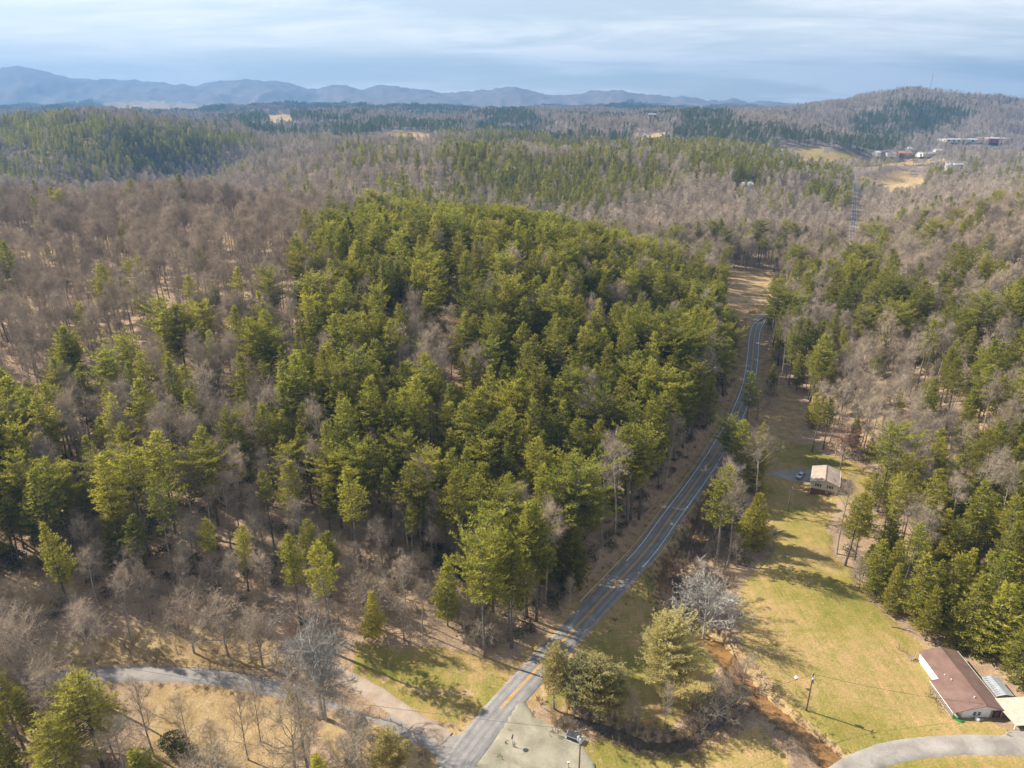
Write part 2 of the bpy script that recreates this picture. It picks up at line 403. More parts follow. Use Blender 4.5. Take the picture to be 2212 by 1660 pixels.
def leaf_mat(name, dark, light, trans=0.35, yellow=None):
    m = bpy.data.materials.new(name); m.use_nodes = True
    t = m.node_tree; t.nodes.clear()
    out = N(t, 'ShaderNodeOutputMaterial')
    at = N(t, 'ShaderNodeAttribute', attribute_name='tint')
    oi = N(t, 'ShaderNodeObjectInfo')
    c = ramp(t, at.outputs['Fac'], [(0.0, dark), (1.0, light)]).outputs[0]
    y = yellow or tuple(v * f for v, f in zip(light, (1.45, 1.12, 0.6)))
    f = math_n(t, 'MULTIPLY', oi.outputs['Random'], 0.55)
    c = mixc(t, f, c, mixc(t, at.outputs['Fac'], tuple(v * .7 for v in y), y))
    rr = math_n(t, 'FRACT', math_n(t, 'MULTIPLY', oi.outputs['Random'], 7.31))
    hs = N(t, 'ShaderNodeHueSaturation')
    lk(t, c, hs.inputs['Color'])
    lk(t, math_n(t, 'ADD', math_n(t, 'MULTIPLY', rr, 0.55), 0.72), hs.inputs['Value'])
    hs.inputs['Saturation'].default_value = 0.94
    c = hs.outputs[0]
    d = N(t, 'ShaderNodeBsdfDiffuse'); lk(t, c, d.inputs[0])
    tr = N(t, 'ShaderNodeBsdfTranslucent'); lk(t, c, tr.inputs[0])
    mx = N(t, 'ShaderNodeMixShader'); mx.inputs[0].default_value = trans
    lk(t, d.outputs[0], mx.inputs[1]); lk(t, tr.outputs[0], mx.inputs[2]); lk(t, mx.outputs[0], out.inputs[0])
    return m
def bark_mat(name, dark, light, scale=2.0):
    m = bpy.data.materials.new(name); m.use_nodes = True
    t = m.node_tree; t.nodes.clear()
    out = N(t, 'ShaderNodeOutputMaterial')
    tc = N(t, 'ShaderNodeTexCoord'); oi = N(t, 'ShaderNodeObjectInfo')
    n = noise_of(t, tc.outputs['Object'], scale, 3, 0.6)
    c = ramp(t, n.outputs[0], [(0.35, dark), (0.68, light)]).outputs[0]
    hs = N(t, 'ShaderNodeHueSaturation'); lk(t, c, hs.inputs['Color'])
    lk(t, math_n(t, 'ADD', math_n(t, 'MULTIPLY', oi.outputs['Random'], 0.6), 0.7), hs.inputs['Value'])
    d = N(t, 'ShaderNodeBsdfDiffuse'); lk(t, hs.outputs[0], d.inputs[0]); lk(t, d.outputs[0], out.inputs[0])
    return m
M = {}
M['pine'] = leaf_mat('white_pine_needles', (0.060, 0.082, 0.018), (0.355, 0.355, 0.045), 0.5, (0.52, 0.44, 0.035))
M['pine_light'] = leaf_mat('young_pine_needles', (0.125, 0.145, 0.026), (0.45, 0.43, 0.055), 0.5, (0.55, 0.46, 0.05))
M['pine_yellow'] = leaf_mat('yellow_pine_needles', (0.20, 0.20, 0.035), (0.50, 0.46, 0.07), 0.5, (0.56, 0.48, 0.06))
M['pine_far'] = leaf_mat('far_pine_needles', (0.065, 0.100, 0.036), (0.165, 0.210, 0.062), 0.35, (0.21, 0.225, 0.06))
M['cedar'] = leaf_mat('cedar_sprays', (0.19, 0.19, 0.085), (0.46, 0.44, 0.20), 0.5)
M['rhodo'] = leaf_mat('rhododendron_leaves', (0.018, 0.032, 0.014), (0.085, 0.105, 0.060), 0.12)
M['bark'] = bark_mat('pine_bark', (0.10, 0.085, 0.070), (0.24, 0.21, 0.18))
M['grey_bark'] = bark_mat('grey_hardwood_bark', (0.20, 0.175, 0.145), (0.42, 0.385, 0.33))
M['twig'] = bark_mat('hardwood_twigs', (0.33, 0.26, 0.19), (0.53, 0.435, 0.33), 0.6)
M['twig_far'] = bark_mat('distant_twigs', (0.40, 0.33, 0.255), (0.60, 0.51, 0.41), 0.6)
M['twig_red'] = bark_mat('budding_maple_twigs', (0.22, 0.12, 0.09), (0.36, 0.22, 0.16), 0.6)
M['pale_bark'] = bark_mat('sycamore_bark', (0.30, 0.28, 0.25), (0.58, 0.55, 0.49), 1.5)
M['straw'] = leaf_mat('dead_grass_blades', (0.22, 0.155, 0.085), (0.46, 0.35, 0.20), 0.3, (0.42, 0.30, 0.16))
M['brush'] = leaf_mat('dead_brush_twigs', (0.17, 0.125, 0.085), (0.38, 0.30, 0.215), 0.15, (0.33, 0.22, 0.14))
M['leaf_litter'] = leaf_mat('fallen_leaves', (0.14, 0.075, 0.035), (0.34, 0.20, 0.10), 0.1, (0.36, 0.2, 0.1))

# ------------------------------------------------------------------ mesh helpers
def tag(o, label=None, cat=None, group=None, kind=None):
    if label: o['label'] = label
    if cat: o['category'] = cat
    if group: o['group'] = group
    if kind: o['kind'] = kind
    return o
def link(o, parent=None):
    COL.objects.link(o)
    if parent is not None: o.parent = parent
    return o
def empty(name, loc, rz=0.0, parent=None):
    o = bpy.data.objects.new(name, None); o.empty_display_size = 0.5
    o.location = loc; o.rotation_euler = (0, 0, rz)
    return link(o, parent)
def np_mesh(name, V, F, mats, mi=None, tint=None):
    """V (n,3); F list of arrays (k, 3|4) or single array; tint per face"""
    me = bpy.data.meshes.new(name)
    Fs = F if isinstance(F, list) else [F]
    Fs = [np.asarray(f, np.int32) for f in Fs if len(f)]
    nf = sum(len(f) for f in Fs); nl = sum(f.size for f in Fs)
    me.vertices.add(len(V)); me.vertices.foreach_set('co', np.asarray(V, np.float32).ravel())
    me.loops.add(nl); me.loops.foreach_set('vertex_index', np.concatenate([f.ravel() for f in Fs]))
    tot = np.concatenate([np.full(len(f), f.shape[1], np.int32) for f in Fs])
    st = np.concatenate([[0], np.cumsum(tot)[:-1]]).astype(np.int32)
    me.polygons.add(nf); me.polygons.foreach_set('loop_start', st)
    for m in (mats if isinstance(mats, (list, tuple)) else [mats]): me.materials.append(m)
    if mi is not None: me.polygons.foreach_set('material_index', np.asarray(mi, np.int32))
    if tint is not None:
        a = me.attributes.new('tint', 'FLOAT', 'FACE'); a.data.foreach_set('value', np.asarray(tint, np.float32))
    me.update(calc_edges=True)
    return me
class MB:
    def __init__(s): s.v = []; s.f = []; s.m = []
    def add(s, vs, fs, mi=0):
        b = len(s.v); s.v.extend([tuple(v) for v in vs]); s.f.extend([tuple(i + b for i in f) for f in fs]); s.m.extend([mi] * len(fs))
    def box(s, c, d, rz=0.0, mi=0, M4=None):
        cx, cy_, cz = c; x, y, z = d[0] / 2, d[1] / 2, d[2] / 2
        ca, sa = math.cos(rz), math.sin(rz)
        vs = []
        for sx, sy, sz in ((-1,-1,-1),(1,-1,-1),(1,1,-1),(-1,1,-1),(-1,-1,1),(1,-1,1),(1,1,1),(-1,1,1)):
            px, py = sx * x, sy * y
            vs.append((cx + px * ca - py * sa, cy_ + px * sa + py * ca, cz + sz * z))
        if M4 is not None: vs = [tuple(M4 @ Vector(v)) for v in vs]
        s.add(vs, [(0,3,2,1),(4,5,6,7),(0,1,5,4),(1,2,6,5),(2,3,7,6),(3,0,4,7)], mi)
    def tube(s, pts, rad, n=6, mi=0, cap=True):
        pts = [Vector(p) for p in pts]
        if isinstance(rad, (int, float)): rad = [rad] * len(pts)
        vs = []; fs = []
        for i, p in enumerate(pts):
            d = (pts[min(i + 1, len(pts) - 1)] - pts[max(i - 1, 0)])
            if d.length < 1e-9: d = Vector((0, 0, 1))
            d.normalize()
            a = d.orthogonal().normalized() if abs(d.z) > 0.9 else d.cross(Vector((0, 0, 1))).normalized()
            b = d.cross(a)
            for k in range(n):
                t = 2 * math.pi * k / n
                vs.append(p + (a * math.cos(t) + b * math.sin(t)) * rad[i])
        for i in range(len(pts) - 1):
            for k in range(n):
                fs.append((i * n + k, i * n + (k + 1) % n, (i + 1) * n + (k + 1) % n, (i + 1) * n + k))
        if cap:
            fs.append(tuple(range(n))[::-1]); fs.append(tuple((len(pts) - 1) * n + k for k in range(n)))
        s.add(vs, fs, mi)
    def prism(s, poly, z0, z1, mi=0):
        n = len(poly)
        vs = [(p[0], p[1], z0) for p in poly] + [(p[0], p[1], z1) for p in poly]
        s.add(vs, [tuple(range(n))[::-1], tuple(range(n, 2 * n))] + [(i, (i + 1) % n, n + (i + 1) % n, n + i) for i in range(n)], mi)
    def slab(s, q, th, mi=0):
        """quad corner list, thickness downwards"""
        vs = [Vector(p) for p in q] + [Vector(p) - Vector((0, 0, th)) for p in q]
        s.add(vs, [(0,1,2,3),(7,6,5,4),(0,4,5,1),(1,5,6,2),(2,6,7,3),(3,7,4,0)], mi)
    def mesh(s, name, mats, smooth=False):
        me = bpy.data.meshes.new(name); me.from_pydata(s.v, [], s.f)
        for m in (mats if isinstance(mats, (list, tuple)) else [mats]): me.materials.append(m)
        me.polygons.foreach_set('material_index', s.m)
        if smooth: me.polygons.foreach_set('use_smooth', [True] * len(s.f))
        me.update(); return me
    def build(s, name, mats, parent=None, smooth=False, loc=None):
        o = bpy.data.objects.new(name, s.mesh(name, mats, smooth)); link(o, parent)
        if loc is not None: o.location = loc
        return o

# ------------------------------------------------------------------ tree prototypes
def unit(v): return v / np.maximum(np.linalg.norm(v, axis=-1, keepdims=True), 1e-9)
def spikes(P, D, L, W, R, jitter=0.5, rep=3, tint=None):
    """needle tufts: REP long thin triangles at each point P towards D"""
    n = len(P)
    P = np.repeat(P, rep, 0); D = np.repeat(D, rep, 0); L = np.repeat(L, rep); T = np.repeat(tint, rep)
    D = unit(D + R.normal(0, jitter, D.shape))
    s = unit(np.cross(D, R.normal(0, 1, D.shape)))
    L = L * R.uniform(0.7, 1.25, len(L)); w = W * R.uniform(0.7, 1.3, len(L))
    P = P + R.normal(0, 0.06, P.shape)
    a = P - s * w[:, None]; b = P + s * w[:, None]; c = P + D * L[:, None]
    V = np.stack([a, b, c], 1).reshape(-1, 3)
    F = np.arange(len(V)).reshape(-1, 3)
    T = np.clip(T + R.normal(0, 0.12, len(T)), 0, 1)
    return V, F, T

def make_pine(seed, h=24.0, base=0.4, rad=3.6, step=0.75, per=5, tuft=0.55, wid=0.10, rep=3, gap=0.42, shape='pine', flat=0.5, mat_l='pine', lean=0.02, dead=4):
    R = np.random.default_rng(seed)
    wood = MB()
    lx, ly = R.normal(0, lean, 2)
    def axis(z): return np.array([lx * z + 0.10 * math.sin(z * 0.35 + seed), ly * z + 0.10 * math.cos(z * 0.3 + seed), z])
    r0 = h * 0.0105 + 0.05
    zs = np.linspace(-0.6, h * 0.985, 9)
    wood.tube([axis(z) for z in zs], [max(0.02, r0 * (1 - 0.93 * max(z, 0) / h) * (1.25 if z < 0 else 1)) for z in zs], 6)
    for _ in range(dead):            # bare dead limbs under the crown
        z = R.uniform(base * h * 0.45, base * h); a = R.uniform(0, 6.28); L = R.uniform(0.8, 2.2)
        p = axis(z); wood.tube([p, p + np.array([math.cos(a) * L, math.sin(a) * L, R.uniform(-0.3, 0.3)])], [0.04, 0.015], 3, cap=False)
    P, D, T, S = [], [], [], []
    z = base * h
    a0 = R.uniform(0, 6.28); drift = R.uniform(0, 6.28)
    while z < h * 0.985:
        t = (z - base * h) / (h * (1 - base))
        if shape == 'pine': prof = (0.62 + 1.3 * t) if t < 0.28 else max(0.09, 1 - ((t - 0.28) / 0.74) ** 1.15)
        elif shape == 'young': prof = max(0.07, (1 - t) ** 0.78) * (1.0 if t > 0.12 else 0.8 + t * 1.6)
        elif shape == 'old': prof = (0.8 + 0.6 * R.uniform(-1, 1)) * (0.55 + 0.9 * math.sin(math.pi * min(1, t * 0.85 + 0.18)))
        else: prof = max(0.12, (1 - t ** 2.2)) * (0.85 if t > 0.1 else 0.6 + 2.5 * t)
        nb = per + int(R.integers(-1, 2)) if t < 0.92 else 4
        for k in range(max(3, nb)):
            a = a0 + 6.283 * k / nb + R.normal(0, 0.3)
            side = 1 + 0.28 * math.cos(a - drift)
            L = max(0.5, rad * prof * side * R.uniform(0.55, 1.18))
            if shape in ('pine', 'old') and R.random() < 0.13: continue
            el = math.radians(-6 + 38 * t + R.normal(0, 7)) if shape != 'cedar' else math.radians(22 + 30 * t + R.normal(0, 8))
            o = axis(z + R.normal(0, 0.12))
            dh = np.array([math.cos(a), math.sin(a), 0.0]); sd = np.array([-math.sin(a), math.cos(a), 0.0])
            up = np.array([0, 0, 1.0])
            def bp(s): return o + dh * (L * s) + up * (L * (math.tan(el) * s + 0.16 * s * s))
            if L > 1.0: wood.tube([bp(0), bp(0.5), bp(0.92)], [0.022 + 0.011 * L, 0.02 + 0.005 * L, 0.012], 3, cap=False)
            n = max(2, int(L / gap))
            s0 = 0.30 if L > 1.6 else 0.05
            for s in np.linspace(s0, 1.0, n):
                c = bp(s)
                tw = (0.20 + 0.55 * min(1, (1.02 - s) * 1.9)) * min(1.5, 0.34 * L + 0.25)
                for sg in (-1, 1):
                    m = max(1, int(tw / (gap * 0.8)))
                    for q in range(m):
                        f = (q + R.random()) / m
                        P.append(c + sd * (sg * tw * f) + dh * (tw * f * 0.5) + up * (R.normal(0, 0.10 + 0.12 * (1 - flat)) + 0.10 * tw * f))
                        D.append(dh * 0.6 + sd * (sg * (0.25 + 0.8 * f)) + up * (0.35 + 0.35 * R.random()))
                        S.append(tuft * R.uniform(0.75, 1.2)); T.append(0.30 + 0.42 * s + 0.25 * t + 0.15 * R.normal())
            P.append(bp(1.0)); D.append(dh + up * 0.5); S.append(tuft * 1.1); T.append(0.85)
        a0 += R.uniform(0.5, 1.2)
        z += step * R.uniform(0.7, 1.3) * (1 - 0.35 * t)
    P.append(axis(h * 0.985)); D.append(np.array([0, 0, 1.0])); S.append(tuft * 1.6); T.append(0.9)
    V, F, TT = spikes(np.array(P), np.array(D), np.array(S), wid, R, 0.42, rep, np.array(T))
    return wood, (V, F, TT), mat_l

def make_bare(seed, h=21.0, fork=0.5, spread=4.2, limbs=9, order=3, twigs=6, form='forest', tw_w=0.0145, tw_l=1.5, wind=0.10):
    """winter hardwood: trunk, limbs, branchlets and single-face twigs"""
    R = np.random.default_rng(seed)
    wood = MB(); TP, TD, TL, TW = [], [], [], []
    r0 = h * 0.0085 + 0.05 if form == 'forest' else h * 0.02
    lean = R.normal(0, 0.03, 2)
    bend = R.uniform(0, 6.28)
    def axis(z): return np.array([lean[0] * z + 0.25 * math.sin(z * 0.22 + bend), lean[1] * z + 0.25 * math.cos(z * 0.19 + bend), z])
    ztop = h * (0.86 if form == 'forest' else 0.6)
    zs = np.linspace(-0.5, ztop, 8)
    wood.tube([axis(z) for z in zs], [r0 * (1 - 0.8 * max(0, z) / h) for z in zs], 6, cap=False)
    def twigs_at(p, d, L, w, n):
        for _ in range(n):
            dd = unit(d + R.normal(0, 0.55, 3) + np.array([0, 0, 0.25]))
            TP.append(p); TD.append(dd); TL.append(L * R.uniform(0.5, 1.25)); TW.append(w)
    def branch(p, d, L, r, lev):
        n = 3 if lev < 2 else 2
        pts = [p]; q = p; dd = d
        for i in range(n):
            dd = unit(dd + R.normal(0, wind + 0.05 * lev, 3) + np.array([0, 0, 0.11]))
            q = q + dd * (L / n); pts.append(q)
        if r > 0.028 and lev <= 2: wood.tube(pts, [r * (1 - 0.62 * i / n) for i in range(n + 1)], 4 if lev == 0 else 3, cap=False)
        else:
            for i in range(n):
                TP.append(pts[i]); TD.append(unit(pts[i + 1] - pts[i])); TL.append(np.linalg.norm(pts[i + 1] - pts[i]) * 1.15); TW.append(max(tw_w, r * 0.8))
        if lev >= order:
            for s in np.linspace(0.25, 1, 3): 
                i = min(n - 1, int(s * n)); twigs_at(pts[i] + (pts[i + 1] - pts[i]) * (s * n - i), dd, tw_l, tw_w, max(1, twigs // 3))
            return
        kids = (4 if lev == 0 else 3) + int(R.integers(0, 2))
        for k in range(kids):
            s = 0.28 + 0.72 * (k + R.random()) / kids
            i = min(n - 1, int(s * n)); pp = pts[i] + (pts[i + 1] - pts[i]) * min(1, s * n - i)
            ang = R.uniform(0.45, 0.95)
            side = unit(np.cross(dd, R.normal(0, 1, 3)))
            nd = unit(dd * math.cos(ang) + side * math.sin(ang))
            branch(pp, nd, L * R.uniform(0.42, 0.66), r * 0.52, lev + 1)
    for k in range(limbs):
        t = (k + R.random() * 0.8) / limbs
        z = h * (fork + (ztop / h - fork) * t)
        a = k * 2.4 + R.normal(0, 0.4)
        if form == 'forest': el = 0.75 + 0.45 * t + R.normal(0, 0.10); L = spread * (1.05 - 0.35 * t) * R.uniform(0.75, 1.2)
        else: el = 0.35 + 0.85 * t + R.normal(0, 0.12); L = spread * (1.1 - 0.25 * t) * R.uniform(0.8, 1.2)
        d = np.array([math.cos(a) * math.cos(el), math.sin(a) * math.cos(el), math.sin(el)])
        branch(axis(z), d, L, r0 * (0.42 if form == 'forest' else 0.5) * (1 - 0.4 * t), 0)
    branch(axis(ztop), np.array([0.05, 0.02, 1.0]), (h - ztop) * 1.1, r0 * 0.3, 0)
    for _ in range(5 if form == 'forest' else 3):
        z = R.uniform(0.25, fork + .05) * h; a = R.uniform(0, 6.28)
        branch(axis(z), unit(np.array([math.cos(a), math.sin(a), 0.5])), R.uniform(1.0, 2.2), 0.03, order - 1)
    P = np.array(TP); D = np.array(TD); L = np.array(TL); W = np.array(TW)
    s = unit(np.cross(D, R.normal(0, 1, D.shape)))
    V = np.stack([P - s * W[:, None], P + s * W[:, None], P + D * L[:, None]], 1).reshape(-1, 3)
    return wood, (V, np.arange(len(V)).reshape(-1, 3), R.uniform(0, 1, len(P)))

def make_bush(seed, r=1.6, h=2.2, n=260, kind='twig', w=0.02):
    R = np.random.default_rng(seed)
    k = max(6, n // 40); P, D, L, W = [], [], [], []
    for i in range(k):
        a = R.uniform(0, 6.28); rr = r * R.uniform(0, 0.5)
        base = np.array([math.cos(a) * rr, math.sin(a) * rr, 0.0])
        d = unit(np.array([math.cos(a) * R.uniform(0.1, 0.8), math.sin(a) * R.uniform(0.1, 0.8), 1.0]))
        hh = h * R.uniform(0.55, 1.0)
        P.append(base); D.append(d); L.append(hh); W.append(w * 1.8)
        for j in range(n // k):
            s = R.uniform(0.2, 1) ** 0.7; p = base + d * hh * s
            P.append(p); D.append(unit(d + R.normal(0, 0.7, 3))); L.append(R.uniform(0.3, 0.9) * (1.2 - 0.4 * s) * r / 1.6); W.append(w)
    P = np.array(P); D = np.array(D); L = np.array(L); W = np.array(W)
    s = unit(np.cross(D, R.normal(0, 1, D.shape)))
    V = np.stack([P - s * W[:, None], P + s * W[:, None], P + D * L[:, None]], 1).reshape(-1, 3)
    return V, np.arange(len(V)).reshape(-1, 3), R.uniform(0, 1, len(P))
def make_leafy(seed, r=1.8, h=2.4, n=520, size=0.24):
    """broad-leaved evergreen: whorls of oval leaves on a lumpy mound"""
    R = np.random.default_rng(seed)
    lob = [(R.uniform(-r, r) * .6, R.uniform(-r, r) * .6, R.uniform(.3, .75) * h, R.uniform(.45, .75) * r) for _ in range(6)]
    V = []; T = []
    for i in range(n):
        lx, ly, lz, lr = lob[i % 6]
        d = unit(R.normal(0, 1, 3)); d[2] = abs(d[2]) * (1 if R.random() < .8 else -1)
        p = np.array([lx, ly, lz]) + d * lr * R.uniform(.7, 1.05) * np.array([1, 1, .75])
        if p[2] < 0.05: continue
        o = unit(d + R.normal(0, .5, 3)); s = unit(np.cross(o, R.normal(0, 1, 3))); L = size * R.uniform(.7, 1.4)
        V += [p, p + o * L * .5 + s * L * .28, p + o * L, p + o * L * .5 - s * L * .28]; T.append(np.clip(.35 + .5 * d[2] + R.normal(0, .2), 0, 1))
    V = np.array(V)
    return V, np.arange(len(V)).reshape(-1, 4), np.array(T)

PROTO = {}     # name -> (trunk mesh, crown mesh)
def proto_pine(key, *a, bark='bark', **k):
    wood, (V, F, T), ml = make_pine(*a, **k)
    PROTO[key] = (wood.mesh(key + '_trunk', M[bark]), np_mesh(key + '_crown', V, F, M[ml], None, T), k.get('h', 24.0))
def proto_bare(key, *a, bark='grey_bark', twig='twig', **k):
    wood, (V, F, T) = make_bare(*a, **k)
    PROTO[key] = (wood.mesh(key + '_trunk', M[bark]), np_mesh(key + '_crown', V, F, M[twig], None, T), k.get('h', 21.0))
for i in range(9):
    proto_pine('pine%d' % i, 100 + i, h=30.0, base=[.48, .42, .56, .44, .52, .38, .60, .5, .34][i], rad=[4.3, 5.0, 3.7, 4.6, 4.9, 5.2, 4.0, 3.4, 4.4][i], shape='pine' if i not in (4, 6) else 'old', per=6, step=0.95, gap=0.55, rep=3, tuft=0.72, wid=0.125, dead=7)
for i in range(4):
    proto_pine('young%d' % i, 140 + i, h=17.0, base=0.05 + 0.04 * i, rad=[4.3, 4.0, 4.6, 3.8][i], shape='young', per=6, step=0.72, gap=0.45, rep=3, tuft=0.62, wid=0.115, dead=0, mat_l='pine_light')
for i in range(3):
    proto_pine('cedar%d' % i, 160 + i, h=15.5, base=0.26, rad=[4.0, 3.8, 4.4][i], shape='cedar', per=7, step=0.62, gap=0.36, rep=4, tuft=0.42, wid=0.075, flat=0.2, mat_l='cedar', bark='grey_bark', dead=10)
for i in range(5):
    proto_bare('bare%d' % i, 200 + i, h=[25, 26, 24, 27, 23][i] * 1.0, fork=[.56, .62, .5, .64, .56][i], spread=[4.6, 4.2, 5.2, 4.1, 4.8][i], limbs=9, twigs=6)
for i in range(3):
    proto_bare('open%d' % i, 230 + i, h=[12.5, 14, 11][i] * 1.0, fork=0.2, spread=[5.6, 6.0, 5.0][i], limbs=11, twigs=6, form='open', tw_w=0.02, tw_l=0.95, wind=0.16)
proto_bare('sycamore', 250, h=19.0, fork=0.28, spread=5.0, limbs=15, twigs=5, form='open', bark='pale_bark', twig='pale_bark', tw_w=0.03, wind=0.2)
proto_bare('white_open', 251, h=13.0, fork=0.24, spread=5.6, limbs=12, twigs=7, form='open', bark='pale_bark', twig='pale_bark', tw_w=0.028, tw_l=0.9, wind=0.16)
proto_bare('maple', 252, h=13.0, fork=0.22, spread=5.2, limbs=12, twigs=7, form='open', twig='twig_red', tw_w=0.022, wind=0.14)
proto_bare('slim0', 260, h=13.0, fork=0.35, spread=2.4, limbs=9, twigs=6, order=2)
proto_bare('slim1', 261, h=11.0, fork=0.3, spread=2.8, limbs=8, twigs=6, order=2)
for k, (g, n_, w_) in {'lowpine': (0.85, 2, .22), 'farpine': (1.5, 2, .42)}.items():
    for i in range(3):
        proto_pine('%s%d' % (k, i), 300 + i + len(k) * 7, h=27.0, base=[.3, .38, .22][i], rad=5.0, shape=['pine', 'pine', 'young'][i], per=5 if k == 'lowpine' else 4, step=1.0 if k == 'lowpine' else 1.7, gap=g, rep=n_, tuft=.8 if k == 'lowpine' else 1.4, wid=w_, mat_l='pine' if k == 'lowpine' else 'pine_far', dead=0)
for i in range(3):
    proto_bare('lowbare%d' % i, 330 + i, h=23.0, fork=.45, spread=4.8, limbs=8, order=2, twigs=9, tw_w=0.032, tw_l=1.9, twig='twig_far')
for i in range(2):
    proto_bare('farbare%d' % i, 340 + i, h=19.0, fork=.4, spread=4.6, limbs=8, order=1, twigs=12, tw_w=0.085, tw_l=2.4, twig='twig_far')

def joined(key, *names):
    pass
proto_col = bpy.data.collections.new('prototypes')     # source shapes, never linked to the scene
def joined_proto(key):
    """one mesh of trunk + crown, used only for instancing the forest masses"""
    tr, cr, h = PROTO[key]
    nv = len(tr.vertices); a = np.empty(nv * 3, np.float32); tr.vertices.foreach_get('co', a)
    b = np.empty(len(cr.vertices) * 3, np.float32); cr.vertices.foreach_get('co', b)
    V = np.concatenate([a, b]).reshape(-1, 3)
    tf = [tuple(p.vertices) for p in tr.polygons]
    t3 = []
    for f in tf:
        for q in range(1, len(f) - 1): t3.append((f[0], f[q], f[q + 1]))
    cf = np.empty(len(cr.loops), np.int32); cr.loops.foreach_get('vertex_index', cf); cf = cf.reshape(-1, 3) + nv
    tn = np.empty(len(cr.polygons), np.float32); cr.attributes['tint'].data.foreach_get('value', tn)
    me = np_mesh(key + '_whole', V, np.concatenate([np.array(t3, np.int32), cf]), [tr.materials[0], cr.materials[0]],
                 np.concatenate([np.zeros(len(t3)), np.ones(len(cf))]), np.concatenate([np.full(len(t3), .5), tn]))
    return me
def instancer(name, protos, P, S, RZ, IDX, label, cat, tilt=0.05):
    """geometry-node instances of meshes on points"""
    c = bpy.data.collections.new(name + '_shapes')
    for i, me in enumerate(protos):
        o = bpy.data.objects.new('%s_%02d' % (name + '_shape', i), me); c.objects.link(o)
    me = bpy.data.meshes.new(name); n = len(P)
    me.vertices.add(n); me.vertices.foreach_set('co', np.asarray(P, np.float32).ravel())
    a = me.attributes.new('sc', 'FLOAT_VECTOR', 'POINT'); a.data.foreach_set('vector', np.asarray(S, np.float32).ravel())
    R = np.random.default_rng(len(P) + 5)
    rot = np.stack([R.normal(0, tilt, n), R.normal(0, tilt, n), RZ], 1)
    a = me.attributes.new('rot', 'FLOAT_VECTOR', 'POINT'); a.data.foreach_set('vector', rot.astype(np.float32).ravel())
    a = me.attributes.new('pick', 'INT', 'POINT'); a.data.foreach_set('value', np.asarray(IDX, np.int32))
    o = bpy.data.objects.new(name, me); link(o)
    g = bpy.data.node_groups.new(name, 'GeometryNodeTree')
    g.interface.new_socket('Geometry', in_out='INPUT', socket_type='NodeSocketGeometry')
    g.interface.new_socket('Geometry', in_out='OUTPUT', socket_type='NodeSocketGeometry')
    gi = g.nodes.new('NodeGroupInput'); go = g.nodes.new('NodeGroupOutput')
    ip = g.nodes.new('GeometryNodeInstanceOnPoints'); ci = g.nodes.new('GeometryNodeCollectionInfo')
    ci.inputs[0].default_value = c; ci.inputs['Separate Children'].default_value = True; ci.inputs['Reset Children'].default_value = True
    def att(nm, typ):
        x = g.nodes.new('GeometryNodeInputNamedAttribute'); x.data_type = typ; x.inputs[0].default_value = nm
        return next(s for s in x.outputs if s.enabled and s.name == 'Attribute')
    g.links.new(gi.outputs[0], ip.inputs['Points']); g.links.new(ci.outputs[0], ip.inputs['Instance'])
    ip.inputs['Pick Instance'].default_value = True
    g.links.new(att('pick', 'INT'), ip.inputs['Instance Index']); g.links.new(att('rot', 'FLOAT_VECTOR'), ip.inputs['Rotation'])
    g.links.new(att('sc', 'FLOAT_VECTOR'), ip.inputs['Scale']); g.links.new(ip.outputs[0], go.inputs[0])
    md = o.modifiers.new('scatter', 'NODES'); md.node_group = g
    tag(o, label, cat, None, 'stuff')
    return o
def tree_object(name, key, loc, rz, sc, label, cat, group=None, scz=None):
    tr, cr, h = PROTO[key]
    o = empty(name, loc, rz); s = sc; o.scale = (s, s, scz or s)
    for nm, me in (('trunk', tr), ('crown', cr)):
        c = bpy.data.objects.new(nm, me); link(c, o)
    tag(o, label, cat, group)
    return o
